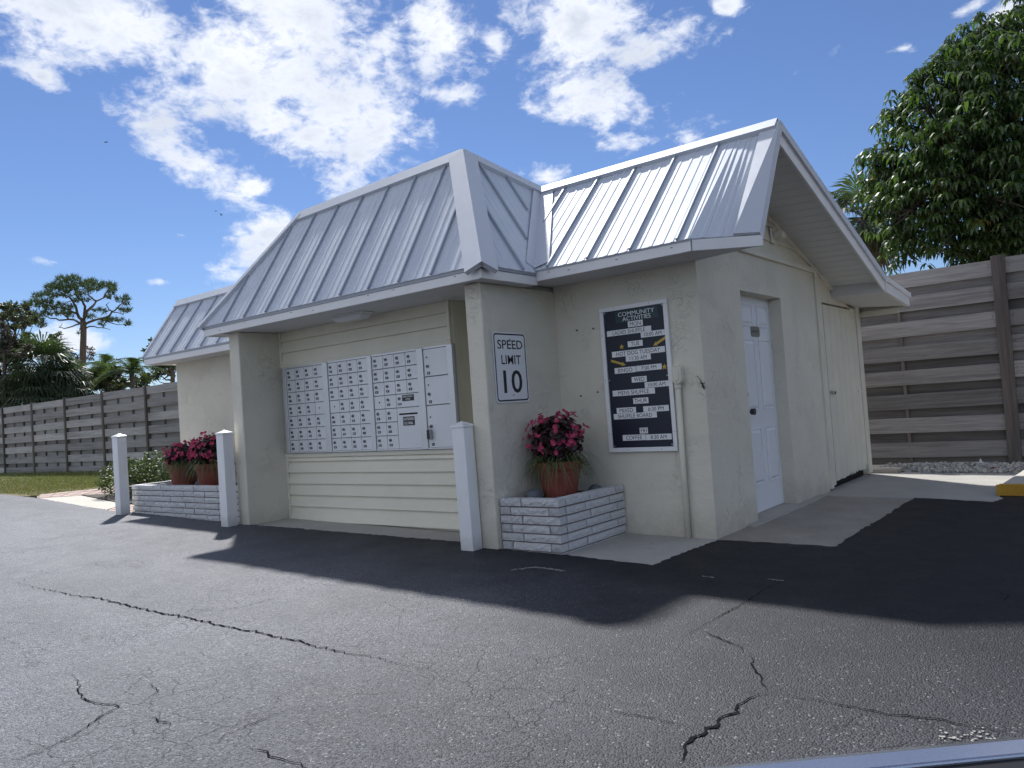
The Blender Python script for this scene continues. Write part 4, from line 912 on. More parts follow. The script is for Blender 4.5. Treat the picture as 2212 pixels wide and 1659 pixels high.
lo.modifiers.new('sub', 'SUBSURF').levels = 1

# ------------------------------------------------------------------ white guard posts
def post(x, y, h, rot, label, lean=(0, 0)):
    z = g(x) - 0.02; t = thing('guard_post', (x, y, z), label, 'post', 'white guard posts along the kerb line'); w = 0.062
    M = Matrix.Translation((x, y, z)) @ Euler((lean[0], lean[1], R_(rot))).to_matrix().to_4x4()
    link('post_sleeve', MB().box(-w, -w, 0, w, w, h).mesh('post_sleeve', 'vinyl_post'), t, 0.005, M)
    c = MB().box(-w - .006, -w - .006, h + .0005, w + .006, w + .006, h + .020); c.add([(-w - .004, -w - .004, h + .0205), (w + .004, -w - .004, h + .0205), (w + .004, w + .004, h + .0205), (-w - .004, w + .004, h + .0205), (0, 0, h + .052)], [(0, 1, 4), (1, 2, 4), (2, 3, 4), (3, 0, 4)])
    link('post_cap', c.mesh('post_cap', 'vinyl_white'), t, 0.002, M)
post(-1.585, -1.09, 1.005, 4, 'white square guard post in front of the speed limit sign column', (0, R_(-0.9)))
post(-4.995, -1.13, 1.005, 3, 'white square guard post at the left edge of the mail alcove')
post(-7.50, -1.09, 1.005, 4, 'white square guard post beside the long brick planter, nearest the lawn')

# ------------------------------------------------------------------ brick planters
def brick_mesh(seed, L_=0.3, h=0.0555, dep=0.09, rough=0.006):
    r = random.Random(seed); nx, nz = 10, 3; mb = MB(); vs = []; fs = []
    for j in range(nz + 1):
        for i in range(nx + 1):
            edge = i in (0, nx) or j in (0, nz); y = -dep / 2 + (0.002 + r.uniform(-.002, .002) if edge else -r.uniform(-.003, rough))
            vs.append((-L_ / 2 + L_ * i / nx + (0 if i in (0, nx) else r.uniform(-.004, .004)), y, -h / 2 + h * j / nz + (0 if j in (0, nz) else r.uniform(-.003, .003))))
    for j in range(nz):
        for i in range(nx): a = j * (nx + 1) + i; fs.append((a, a + 1, a + nx + 2, a + nx + 1))
    b = len(vs); vs += [(-L_ / 2, dep / 2, -h / 2), (L_ / 2, dep / 2, -h / 2), (L_ / 2, dep / 2, h / 2), (-L_ / 2, dep / 2, h / 2)]
    bl, br_, tr, tl = 0, nx, (nz + 1) * (nx + 1) - 1, nz * (nx + 1)
    fs += [tuple([b, b + 1] + list(range(nx, -1, -1))), tuple([b + 2, b + 3] + list(range(tl, tr + 1))), tuple([b + 1, b + 2] + [nx + (nx + 1) * j for j in range(nz, -1, -1)]), tuple([b + 3, b] + [(nx + 1) * j for j in range(nz + 1)]), (b + 1, b, b + 3, b + 2)]
    return mb.add(vs, fs).mesh('brick', 'white_brick')
BR = [brick_mesh(s) for s in range(7)]
def brick(parent, cx, cy, cz, L_, rot, r):
    M = Matrix.Translation((cx, cy, cz)) @ Matrix.Rotation(rot, 4, 'Z') @ Matrix.Diagonal((L_ / 0.3, 1, 1, 1))
    return link('brick', r.choice(BR), parent, M=M)
def wall_run(parent, a, b, ztop, nc, rot, cuts, r, z_h=0.0675):
    """bricks of one face from a to b (xy), outside face along a-b; cuts(k) gives brick lengths of course k"""
    a, b = Vector(a), Vector(b); L_ = (b - a).length; d = (b - a) / L_; nin = Vector((-d.y, d.x))
    for k in range(nc):
        z = ztop - 0.0295 - k * z_h; x = 0
        for w in cuts(k, L_):
            c = a + d * (x + w / 2) + nin * (0.045 + r.uniform(-.003, .003)); brick(parent, c.x, c.y, z + r.uniform(-.001, .001), w - 0.012, rot, r); x += w
r = random.Random(21)
def norm(ws, L_): s_ = sum(ws); return [w * L_ / s_ for w in ws]
plR = thing('brick_planter', (-1.1, -0.5, 0.02), 'short white-painted brick planter in the corner under the speed limit sign', 'planter', 'white brick planters')
PX0, PX1, PY0, PY1, PT = -1.375, -0.795, -0.965, -0.005, 0.432
MB().box(PX0, PY0 + .020, 0.0, PX1 - .020, PY0 + .085, PT - .012).box(PX1 - .085, PY0 + .086, 0.0, PX1 - .020, PY1, PT - .012).build('mortar_core', 'mortar', plR)
wall_run(plR, (PX0, PY0), (PX1, PY0), PT, 7, 0, lambda k, L_: norm([.22, .36] if k % 2 == 0 else [.11, .37, .10], L_), r)
wall_run(plR, (PX1, PY0 + .092), (PX1, PY1), PT, 7, math.pi / 2, lambda k, L_: norm([.30, .36, .12] if k % 2 == 0 else [.26, .36, .24], L_), r)
MB().box(PX0, PY0 + .09, 0.0, PX1 - .09, PY1, 0.375).build('soil', 'soil', plR)
plL = thing('brick_planter', (-6.3, -0.6, 0.1), 'long white-painted brick planter holding two flower pots', 'planter', 'white brick planters')
LX0, LX1, LY0, LY1, LT = -7.55, -5.004, -0.945, -0.005, 0.497
MB().box(LX0 + .020, LY0 + .020, 0.05, LX1, LY0 + .085, LT - .012).box(LX0 + .020, LY0 + .086, 0.05, LX0 + .085, LY1, LT - .012).build('mortar_core', 'mortar', plL)
def lcuts(k, L_):
    rr_ = random.Random(k + 5); ws = [0.20 if k % 2 == 0 else 0.06]
    while sum(ws) < L_ - 0.12: ws.append(rr_.choice((.24, .26, .27, .50) if k % 3 == 0 else (.24, .26, .28)))
    return norm(ws, L_)
wall_run(plL, (LX0, LY0), (LX1, LY0), LT, 7, 0, lcuts, r)
wall_run(plL, (LX0, LY1), (LX0, LY0 + .092), LT, 7, -math.pi / 2, lambda k, L_: norm([.28, .28, .28] if k % 2 == 0 else [.14, .28, .28, .14], L_), r)
MB().box(LX0 + .09, LY0 + .09, 0.05, LX1, LY1, 0.42).build('soil', 'soil', plL)
def stone(x, y, z, sx_, sy_, sz_, label, seed):
    rr_ = random.Random(seed); bm = bmesh.new(); bmesh.ops.create_icosphere(bm, subdivisions=3, radius=1)
    ph = [rr_.uniform(0, 6) for _ in range(4)]
    for v in bm.verts:
        k = 1 + .08 * math.sin(3 * v.co.x + ph[0]) + .07 * math.sin(4 * v.co.y + ph[1]) + .05 * math.sin(5 * v.co.z + ph[2]); v.co = Vector((v.co.x * sx_ * k, v.co.y * sy_ * k, max(-.5, v.co.z) * sz_ * k))
    me = bpy.data.meshes.new('river_stone'); bm.to_mesh(me); bm.free(); me.materials.append(MATS['river_rock']); me.polygons.foreach_set('use_smooth', [True] * len(me.polygons))
    o = link('river_stone', me, M=Matrix.Translation((x, y, z))); tag(o, label, 'stone', 'dark river stones in the planters')
stone(-1.23, -0.70, 0.40, .085, .07, .075, 'large rounded dark stone left of the pot under the speed limit sign', 1)
stone(-0.98, -0.72, 0.385, .05, .04, .04, 'small dark stone beside the pot base in the short brick planter', 2)
stone(-0.95, -0.20, 0.395, .08, .06, .055, 'dark stone behind the pot in the short brick planter', 3)
stone(-7.20, -0.72, 0.44, .09, .07, .05, 'pale grey stone left of the pots in the long brick planter', 4)
stone(-6.50, -0.55, 0.455, .12, .08, .065, 'blue-grey stone between the two pots in the long planter', 5)
stone(-5.55, -0.60, 0.45, .10, .08, .06, 'dark grey stone near the right end of the long planter', 6)

# ------------------------------------------------------------------ potted begonias
def blossom_mesh(seed):
    rr_ = random.Random(seed); mb = MB()
    for k in range(5):
        t = 2 * math.pi * k / 5 + rr_.uniform(-.2, .2); r0 = rr_.uniform(.014, .021); c, s_ = math.cos(t), math.sin(t); w = .010
        mb.add([(0, 0, 0), (c * r0 * .6 - s_ * w, s_ * r0 * .6 + c * w, .006), (c * r0, s_ * r0, rr_.uniform(.0, .008)), (c * r0 * .6 + s_ * w, s_ * r0 * .6 - c * w, .006)], [(0, 1, 2, 3)])
    return mb.mesh('blossom', 'begonia_pink')
BLO = [blossom_mesh(s) for s in range(6)]
def leafdisc(mb, p, n, up, w, l):
    n = Vector(n).normalized(); a = (Vector(up) - n * n.dot(Vector(up))); a = a.normalized() if a.length > 1e-4 else n.orthogonal().normalized(); b = n.cross(a)
    mb.add([p - a * l * .5, p - a * l * .2 + b * w * .5 + n * .004, p + a * l * .25 + b * w * .4 + n * .004, p + a * l * .55 - n * .006, p + a * l * .25 - b * w * .4 + n * .004, p - a * l * .2 - b * w * .5 + n * .004], [(0, 1, 2, 3), (0, 3, 4, 5)])
def pot(x, y, z, label, top, seed, rw, nblo, sc=1.0):
    rr_ = random.Random(seed); t = thing('potted_begonia', (x, y, z), label, 'potted plant', 'terracotta pots of pink begonias')
    H_ = 0.305 * sc; R1, R0 = 0.195 * sc, 0.130 * sc
    MB().lathe((x, y, z), [(R0, 0), (lerp(R0, R1, .3), H_ * .3), (lerp(R0, R1, .74) , H_ * .78), (R1, H_ * .785), (R1 * 1.05, H_), (R1 * .96, H_), (R1 * .90, H_ * .92), (R1 * .5, H_ * .915)], 36).build('pot', 'terracotta', t, smooth=False, bevel=0.003)
    zt = z + H_; Hd = top - zt; c = V(x, y, zt + Hd * 0.40)
    lf = MB()
    for k in range(620):
        u = V(rr_.gauss(0, 1), rr_.gauss(0, 1), rr_.gauss(0.2, 1)).normalized(); q = rr_.uniform(.55, 1.0)
        p = c + V(u.x * rw * q, u.y * rw * q, u.z * Hd * .56 * q)
        if p.z < zt - 0.01: continue
        leafdisc(lf, p, u + V(rr_.gauss(0, .4), rr_.gauss(0, .4), .5 + rr_.gauss(0, .3)), (rr_.gauss(0, 1), rr_.gauss(0, 1), -.5), rr_.uniform(.035, .06), rr_.uniform(.045, .07))
    lf.build('foliage', 'begonia_leaf', t)
    sm = MB()
    for k in range(7): a = rr_.uniform(0, 6.28); e = c + V(math.cos(a) * rw * .5, math.sin(a) * rw * .5, Hd * .2); sm.tube([(x, y, zt - .03), e], [.006, .003], 5)
    sm.build('stems', 'begonia_leaf', t)
    for k in range(nblo):
        for _ in range(20):
            u = V(rr_.gauss(0, 1), rr_.gauss(-.25, 1), rr_.gauss(.35, .8)).normalized()
            if u.z > -.35: break
        cl = c + V(u.x * rw, u.y * rw, u.z * Hd * .58)
        for j in range(rr_.choice((1, 2, 3, 3))):
            p = cl + V(rr_.gauss(0, .018), rr_.gauss(0, .018), rr_.gauss(0, .018)) + u * .012; nrm = (u + V(rr_.gauss(0, .5), rr_.gauss(0, .5) - .2, rr_.gauss(0, .4))).normalized()
            link('blossom', rr_.choice(BLO), t, M=Matrix.Translation(p) @ nrm.to_track_quat('Z', 'Y').to_matrix().to_4x4() @ Matrix.Rotation(rr_.uniform(0, 6), 4, 'Z') @ Matrix.Diagonal((1.25, 1.25, 1.25, 1)))
    gb = MB()
    for k in range(190):
        a = rr_.uniform(0, 6.283); L_ = rr_.uniform(.16, .32) * sc; q0 = V(x + math.cos(a) * R1 * .75, y + math.sin(a) * R1 * .75, zt - .02); d = V(math.cos(a), math.sin(a), 0); sdv = V(-d.y, d.x, 0); w = rr_.uniform(.0025, .0045)
        pr = None; tw = rr_.gauss(0, .25); lift_ = rr_.uniform(.45, 1.0)
        pts = [q0 + d * (L_ * .75 * f) + sdv * tw * L_ * f * f + V(0, 0, L_ * (lift_ * f * 1.5 - 1.6 * f * f)) for f in (0, .2, .4, .6, .8, 1.0)]
        vs = []
        for i_, p in enumerate(pts): ww = w * (1 - .85 * (i_ / 5) ** 2); vs += [p + sdv * ww, p - sdv * ww]
        gb.add(vs, [(2 * i_, 2 * i_ + 1, 2 * i_ + 3, 2 * i_ + 2) for i_ in range(5)])
    o = gb.build('grass_blades', 'liriope', t); o['kind'] = 'stuff'
pot(-1.125, -0.47, 0.376, 'terracotta pot of pink begonias standing below the speed limit sign', 1.075, 5, 0.225, 56)
pot(-6.85, -0.60, 0.421, 'terracotta pot of pink begonias with low rounded flowers, nearer the lawn', 1.0, 6, 0.225, 60, 1.02)
pot(-6.20, -0.60, 0.421, 'terracotta pot of pink begonias with taller flowers behind the guard post', 1.085, 7, 0.225, 60, 1.02)

# ------------------------------------------------------------------ fences
def board_mesh(L_, h, seed, th=0.02):
    r = random.Random(seed); n = 6; mb = MB(); vs = []
    b0, b1 = r.uniform(-.006, .006), r.uniform(-.006, .006)
    for i in range(n + 1):
        x = -L_ / 2 + L_ * i / n; f = i / n; dz = math.sin(f * math.pi) * b0; dy = math.sin(f * math.pi * 2) * b1 + r.uniform(-.001, .001)
        vs += [(x, -th / 2 + dy, -h / 2 + dz + r.uniform(-.002, .002)), (x, -th / 2 + dy, h / 2 + dz + r.uniform(-.002, .002)), (x, th / 2 + dy, h / 2 + dz), (x, th / 2 + dy, -h / 2 + dz)]
    fs = [(0, 1, 2, 3), tuple(4 * n + k for k in (3, 2, 1, 0))]
    for i in range(n):
        a = 4 * i
        for k in range(4): fs.append((a + k, a + 4 + k, a + 4 + (k + 1) % 4, a + (k + 1) % 4))
    return mb.add(vs, fs)
nail_me = MB().tube([(0, 0, 0), (0, -.004, 0)], .006, 6).mesh('nail', 'dark_metal')
def fence(label, xs, y, z0, z1, pitch, bh, n, postw, post_m, nbat, seed, cat_group, nails=None, wood=('fence_wood', 'fence_back')):
    r = random.Random(seed); t = thing('wooden_fence', (xs[0], y, z0), label, 'fence', cat_group); L_ = abs(xs[1] - xs[0])
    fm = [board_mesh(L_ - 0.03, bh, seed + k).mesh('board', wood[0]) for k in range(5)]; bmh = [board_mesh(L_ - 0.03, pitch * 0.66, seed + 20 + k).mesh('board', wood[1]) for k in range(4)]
    bat = MB().box(-.02, -.018, 0, .02, .018, z1 - z0 - .03).mesh('batten', 'post_wood')
    for i in range(len(xs) - 1):
        xc = (xs[i] + xs[i + 1]) / 2
        for k in range(n):
            z = z1 - bh / 2 - .008 - pitch * k
            link('board', r.choice(fm), t, M=Matrix.Translation((xc + r.uniform(-.006, .006), y - .03 + r.uniform(-.003, .003), z + r.uniform(-.007, .007))) @ Matrix.Rotation(r.gauss(0, .0022), 4, 'Y') @ Matrix.Rotation(math.pi * r.choice((0, 1)), 4, 'Z'))
            zb = z - pitch / 2
            if zb - pitch * .33 > z0 - .08: link('board', r.choice(bmh), t, M=Matrix.Translation((xc, y + .03 + r.uniform(-.003, .003), zb + r.uniform(-.006, .006))) @ Matrix.Rotation(r.gauss(0, .002), 4, 'Y'))
        if nails and i in nails:
            for k in range(n):
                for xx in (xs[i] + .11, xs[i] + .115, xs[i + 1] - .11, xs[i + 1] - .118, (xs[i] + xs[i + 1]) / 2): link('nail', nail_me, t, M=Matrix.Translation((xx, y - .0415, z1 - bh * r.uniform(.25, .8) - .008 - pitch * k)))
        for b in range(nbat): link('batten', bat, t, M=Matrix.Translation((xs[i] + (xs[i + 1] - xs[i]) * (b + 1) / (nbat + 1), y, z0 + .01)))
    for x in xs:
        MB().box(x - postw / 2, y - .075, z0 - .12, x + postw / 2, y + .06, z1 + .03).build('fence_post', post_m, t, bevel=0.004)
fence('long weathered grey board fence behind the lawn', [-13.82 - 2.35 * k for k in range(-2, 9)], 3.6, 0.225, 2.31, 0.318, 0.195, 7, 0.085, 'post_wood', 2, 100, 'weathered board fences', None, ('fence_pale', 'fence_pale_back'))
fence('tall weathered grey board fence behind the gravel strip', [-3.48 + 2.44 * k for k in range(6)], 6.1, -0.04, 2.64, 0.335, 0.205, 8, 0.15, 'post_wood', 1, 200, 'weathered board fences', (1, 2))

# ------------------------------------------------------------------ gravel strip, kerb, plank, litter
struct(sheet('gravel_bed', [(-1.3, 4.955), (9, 4.955), (9, 7.0), (-1.3, 7.0)], lambda x, y: -0.02, 0.1, 'gravel'))
def gravel():
    r = random.Random(8); bm = bmesh.new(); bmesh.ops.create_icosphere(bm, subdivisions=1, radius=1); tv = [v.co.copy() for v in bm.verts]; tf = [tuple(v.index for v in f.verts) for f in bm.faces]; bm.free()
    vs = []; fs = []
    for k in range(2600):
        x, y = r.uniform(-.1, 2.6), r.uniform(4.97, 6.03); s_ = r.uniform(.012, .030); M = Euler((r.uniform(0, 6), r.uniform(0, 6), r.uniform(0, 6))).to_matrix(); o = len(vs); z = -.02 + s_ * .35 + .05 * max(0, math.sin(x * 2.2) * .5 + .3) * (1 - abs(y - 5.5) * 1.6)
        sc = (r.uniform(.7, 1.3), r.uniform(.7, 1.2), r.uniform(.5, .8))
        vs += [(x + q.x, y + q.y, z + q.z) for q in (M @ Vector((t.x * sc[0], t.y * sc[1], t.z * sc[2])) * s_ for t in tv)]; fs += [tuple(i + o for i in f) for f in tf]
    mb = MB(); mb.v, mb.f, mb.m = vs, fs, [0] * len(fs); o = mb.build('gravel_stones', 'gravel'); tag(o, 'pale gravel stones spread below the tall fence', 'gravel', kind='stuff')
gravel()
kb = MB(); kb.prism([(1.545, 2.99, -.10), (4.5, 2.99, -.10), (4.5, 4.93, -.10), (1.65, 4.93, -.10)], (0, 0, 0.175))
rk_ = struct(kb.build('raised_sidewalk', 'concrete_pale', bevel=0.02))
MB().prism([(1.530, 2.972, -.04), (4.5, 2.972, -.04), (4.5, 2.988, -.04), (1.545, 2.988, -.04)], (0, 0, 0.125)).build('kerb_paint', 'kerb_yellow', rk_, bevel=0.004)
MB().prism([(1.545, 2.989, .0765), (4.5, 2.989, .0765), (4.5, 3.10, .0765), (1.552, 3.10, .0765)], (0, 0, 0.003)).build('kerb_paint', 'kerb_yellow', rk_)
wp = MB().box(-0.25, 4.80, 0.0, 0.28, 5.12, 0.045).build('wooden_plank', 'plank_wood', bevel=0.004); tag(wp, 'pale flat plank lying on the ground at the shed corner', 'plank')
dl = MB(); dl.add([(0, 0, 0), (.04, .02, .02), (.09, 0, .015), (.04, -.025, .03), (.05, 0, .005)], [(0, 4, 1), (1, 4, 2), (2, 4, 3), (3, 4, 0)])
tag(link('dry_leaf', dl.mesh('dry_leaf', 'dry_leaf_brown'), M=Matrix.Translation((1.22, 5.05, .02))), 'curled brown dry leaf lying on the gravel', 'leaf')
tag(link('plastic_scrap', MB().add([(0, 0, 0), (.07, .02, 0), (.03, .0, .09), (.02, .04, .03)], [(0, 1, 2), (1, 3, 2), (3, 0, 2)]).mesh('plastic_scrap', 'plastic_white'), M=Matrix.Translation((1.02, 5.75, .0))), 'white plastic scrap at the foot of the tall fence', 'litter')

# ------------------------------------------------------------------ grass on the lawn
def grass():
    r = random.Random(3); vs = []; fs = []
    for k in range(42000):
        x = -12.1 - abs(r.gauss(0, 6.0)); y = r.uniform(-.45, 3.58)
        if x < -26: continue
        if x > -12.3 and y > .6: x -= .4
        h = r.uniform(.02, .05) * (1.0 + .7 * (y > 3.2)); a = r.uniform(0, 6.28); w = .004; dx_, dy_ = math.cos(a) * w, math.sin(a) * w; o = len(vs); z = g(x)
        vs += [(x - dx_, y - dy_, z), (x + dx_, y + dy_, z), (x + r.gauss(0, .02), y + r.gauss(0, .02), z + h)]; fs.append((o, o + 1, o + 2))
    mb = MB(); mb.v, mb.f, mb.m = vs, fs, [0] * len(fs); tag(mb.build('grass', 'grass_blade'), 'short patchy grass in front of the long fence', 'grass', kind='stuff')
grass()

# ------------------------------------------------------------------ vegetation helpers
def scatter_leaves(mb, c, rad, n, size, r, droop=0.3, asp=0.45, shell=0.4, m=0):
    """leaf-sized pointed quads in an ellipsoid"""
    c = Vector(c)
    for k in range(n):
        u = V(r.gauss(0, 1), r.gauss(0, 1), r.gauss(0, 1)).normalized() * (r.uniform(shell, 1) ** .6); p = c + V(u.x * rad[0], u.y * rad[1], u.z * rad[2])
        a = (V(r.gauss(0, 1), r.gauss(0, 1), r.gauss(0, .6) - droop) + u * .5).normalized(); b = a.cross(V(r.gauss(0, 1), r.gauss(0, 1), r.gauss(0, 1))).normalized(); L_ = size * r.uniform(.7, 1.3); w = L_ * asp * .5
        mb.add([p, p + a * L_ * .45 + b * w, p + a * L_, p + a * L_ * .45 - b * w], [(0, 1, 2, 3)], m)
def crv(pts, rough, r):
    out = []
    for i in range(len(pts) - 1):
        a, b = Vector(pts[i]), Vector(pts[i + 1]); out.append(a); out.append((a + b) / 2 + V(r.gauss(0, 1), r.gauss(0, 1), r.gauss(0, 1)) * (b - a).length * rough)
    out.append(Vector(pts[-1])); return out

# shrub by the walk
bs = thing('shrub', (-9.6, 0.35, 0.18), 'rounded glossy green shrub in the bed beside the walk', 'shrub'); r = random.Random(2)
mb = MB()
for (x, y, z, rx, rz_) in ((-9.95, 0.1, .45, .42, .34), (-9.55, 0.45, .50, .50, .38), (-9.3, 0.15, .42, .40, .32), (-9.75, 0.75, .45, .45, .33), (-9.0, 0.5, .40, .40, .30)): scatter_leaves(mb, (x, y, z), (rx, rx, rz_), 1500, .046, r, 0.1, .6, .5)
mb.build('foliage', 'bush_leaf', bs)
mb = MB()
for k in range(9): a = r.uniform(0, 6.28); mb.tube([(-9.6 + .1 * math.cos(a), .35 + .1 * math.sin(a), .17), (-9.6 + .4 * math.cos(a), .35 + .4 * math.sin(a), .5)], [.015, .006], 6)
mb.build('stems', 'bark', bs)
# patio chair by the wing, its rounded mesh back showing above the flowers
ch = thing('patio_chair', (-9.75, 1.15, 0.18), 'grey metal patio chair with rounded back behind the flower pots', 'chair')
M = Matrix.Translation((-9.75, 1.15, 0.18)) @ Matrix.Rotation(R_(-35), 4, 'Z')
def cpt(*p): return M @ Vector(p)
mb = MB(); arc = [cpt(-.26, .22, .40), cpt(-.27, .27, .62), cpt(-.22, .30, .76), cpt(-.1, .32, .82), cpt(.1, .32, .82), cpt(.22, .30, .76), cpt(.27, .27, .62), cpt(.26, .22, .40)]; mb.tube(arc, .012, 8); mb.build('back_frame', 'steel', ch)
for k in range(7): x = -.2 + .0667 * k; MB().tube([cpt(x, .23, .41), cpt(x * 1.0, .31, .80 - abs(x) * .25)], .004, 5).build('back_bar', 'steel', ch)
MB().prism([cpt(-.25, -.22, .40), cpt(.25, -.22, .40), cpt(.26, .22, .40), cpt(-.26, .22, .40)], (0, 0, .015)).build('seat', 'steel', ch)
for sx_, sy_ in ((-1, -1), (1, -1), (-1, 1), (1, 1)): MB().tube([cpt(sx_ * .24, sy_ * .2, .40), cpt(sx_ * .28, sy_ * .26, 0)], .012, 8).build('leg', 'steel', ch)
for s_ in (-1, 1): MB().tube([cpt(s_ * .27, .26, .62), cpt(s_ * .29, 0, .62), cpt(s_ * .28, -.2, .58), cpt(s_ * .25, -.22, .40)], .011, 8).build('armrest', 'steel', ch)

# ------------------------------------------------------------------ the tall pine
def zc1(x, y, d): return at(x * .18193, y * .18190 + 576.05, d)
r = random.Random(17); PD = 40.0
pn = thing('pine_tree', (zc1(975, 1500, PD).x, zc1(975, 1500, PD).y, -0.15), 'tall slender pine with flat spreading crown beyond the fence', 'tree')
base = zc1(975, 1500, PD); base.z = -0.15
mb = MB(); tr = [base, zc1(980, 1300, PD), zc1(985, 1000, PD), zc1(992, 800, PD), zc1(990, 700, PD), zc1(985, 640, PD)]; mb.tube(tr, [.20, .165, .155, .145, .15, .13], 12); mb.build('trunk', 'pine_bark', pn, smooth=True)
limbs = [([(985, 640), (920, 560), (900, 470), (860, 400), (760, 330), (680, 290)], .085), ([(985, 640), (1030, 530), (1110, 460), (1140, 410), (1230, 370), (1300, 340)], .085), ([(1000, 600), (1010, 470), (980, 410), (920, 360), (880, 250), (850, 170)], .075),
         ([(985, 690), (900, 640), (820, 625), (700, 635), (600, 615), (500, 590), (430, 560)], .065), ([(1000, 690), (1080, 650), (1180, 620), (1300, 580), (1330, 530), (1400, 480), (1480, 420), (1510, 400)], .07), ([(1020, 730), (1120, 710), (1220, 725), (1310, 750)], .04),
         ([(940, 680), (860, 710), (760, 735), (700, 720), (740, 670)], .04), ([(920, 560), (800, 500), (680, 480), (580, 460), (480, 420), (430, 370)], .06), ([(1330, 530), (1280, 480), (1265, 450), (1300, 420)], .035), ([(1180, 620), (1300, 660), (1400, 690), (1500, 690)], .035),
         ([(1140, 410), (1100, 380), (1050, 340), (1040, 260), (1080, 190)], .05), ([(1230, 370), (1280, 280), (1320, 230)], .04), ([(1330, 540), (1400, 545), (1460, 550), (1540, 530)], .03), ([(820, 625), (740, 560), (650, 560), (560, 540)], .04), ([(975, 720), (945, 760), (930, 800)], .025), ([(760, 330), (660, 340), (560, 310)], .03), ([(860, 400), (780, 420), (690, 450)], .03)]
mb = MB()
for pts, w in limbs:
    dep = r.uniform(-2.2, 2.2); k = len(pts); P = [zc1(x, y, PD + dep * (i / (k - 1)) ** 1.2) for i, (x, y) in enumerate(pts)]; P = crv(P, .07, r); n = len(P); mb.tube(P, [w * (1 - .75 * i / (n - 1)) for i in range(n)], 7)
mb.build('limbs', 'pine_bark', pn, smooth=True)
cl = [(760, 160, 90, 45), (880, 150, 80, 40), (680, 230, 90, 50), (600, 260, 70, 40), (550, 320, 60, 35), (440, 350, 60, 35), (420, 420, 70, 35), (760, 260, 100, 50), (900, 240, 90, 50), (1000, 210, 60, 40), (1090, 195, 80, 40), (1150, 250, 90, 45), (1230, 220, 70, 40), (1310, 230, 70, 40), (1340, 300, 60, 40), (1300, 360, 50, 30), (1420, 400, 60, 30),
      (1490, 380, 45, 35), (1500, 440, 40, 25), (640, 350, 80, 35), (780, 340, 80, 35), (560, 420, 80, 35), (480, 470, 70, 35), (600, 500, 80, 35), (700, 460, 70, 30), (820, 490, 80, 30), (760, 540, 80, 30), (520, 560, 70, 35), (420, 570, 70, 35), (470, 640, 60, 35), (420, 680, 60, 30), (500, 710, 50, 25), (650, 570, 60, 25), (830, 580, 50, 25), (1080, 600, 50, 25),
      (1150, 520, 50, 25), (1230, 530, 40, 25), (1260, 640, 70, 30), (1360, 640, 60, 25), (1430, 640, 40, 20), (1520, 680, 35, 35), (1440, 520, 50, 25), (1530, 530, 45, 25), (1220, 690, 40, 25), (920, 400, 60, 30), (1040, 400, 40, 25), (330, 450, 60, 40), (950, 330, 70, 35), (1050, 280, 60, 35), (930, 800, 22, 14)]
def needles(clumps, tf, depth, r, k_dens, nl):
    mb = MB()
    for (x, y, rx, ry) in clumps:
        dd = r.uniform(-2.0, 2.0)
        for k in range(int(rx * ry * k_dens)):
            a = r.uniform(0, 6.28); q = math.sqrt(r.random()); px, py = x + math.cos(a) * rx * q, y + math.sin(a) * ry * q * .95
            c = tf(px, py, depth + dd + r.gauss(0, .6)); ax = V(r.gauss(0, .5), r.gauss(0, .5), r.uniform(.2, 1)).normalized()
            for j in range(7):
                d = (ax + V(r.gauss(0, .6), r.gauss(0, .6), r.gauss(0, .6))).normalized() * nl * r.uniform(.7, 1.2); sdv = d.orthogonal().normalized() * .016
                mb.add([c + sdv, c - sdv, c + d], [(0, 1, 2)])
    return mb
needles(cl, zc1, PD, r, .011, .26).build('crown', 'pine_needle', pn)

# ------------------------------------------------------------------ other trees and palms beyond the long fence
def broad(name, label, clumps, limbs_, depth, leafm, size, dens, seed, base_xy, tw=.12, barkm='bark', group='trees beyond the long fence', ds=1.6):
    r = random.Random(seed); b = zc1(base_xy[0], base_xy[1], depth); b.z = -.15; t = thing(name, b, label, 'tree', group)
    mb = MB(); top = zc1(base_xy[0], base_xy[1] - 350, depth); mb.tube(crv([b, (b + top) / 2, top], .02, r), [tw, tw, tw * .8, tw * .7, tw * .5], 9); mb.build('trunk', barkm, t, smooth=True)
    mb = MB()
    for (x, y, rx, ry) in clumps:
        dd = r.uniform(-ds, ds); e = zc1(x, y, depth + dd); s0 = top.lerp(b, r.uniform(0, .3)); mb.tube(crv([s0, s0.lerp(e, .5) + V(0, 0, -.2), e], .08, r), [tw * .35, tw * .25, tw * .2, tw * .12, .01], 6)
    for pts in limbs_: P = crv([zc1(x, y, depth) for x, y in pts], .05, r); mb.tube(P, [tw * .5 * (1 - .8 * i / (len(P) - 1)) for i in range(len(P))], 6)
    mb.build('limbs', barkm, t, smooth=True)
    mb = MB(); s = depth * .18193 / FPX
    for (x, y, rx, ry) in clumps:
        c = zc1(x, y, depth + r.uniform(-ds, ds)); scatter_leaves(mb, c, (rx * s, rx * s, ry * s), int(rx * ry * dens), size, r, .1, .5, .0)
    mb.build('crown', leafm, t); return t
broad('oak_tree', 'airy green tree rising left of the pine behind palms', [(60, 480, 60, 45), (150, 470, 80, 45), (110, 560, 90, 50), (230, 520, 60, 40), (300, 480, 50, 40), (30, 600, 60, 50), (180, 620, 70, 40), (270, 600, 70, 40), (340, 560, 50, 40), (400, 620, 60, 35), (250, 700, 80, 40), (330, 660, 60, 30), (140, 720, 70, 45), (320, 820, 70, 40), (380, 900, 60, 30), (270, 900, 60, 40)], [[(110, 800), (100, 690), (70, 600)], [(180, 900), (200, 700), (240, 560)]], 33, 'oak_leaf', .14, .062, 31, (170, 1250))
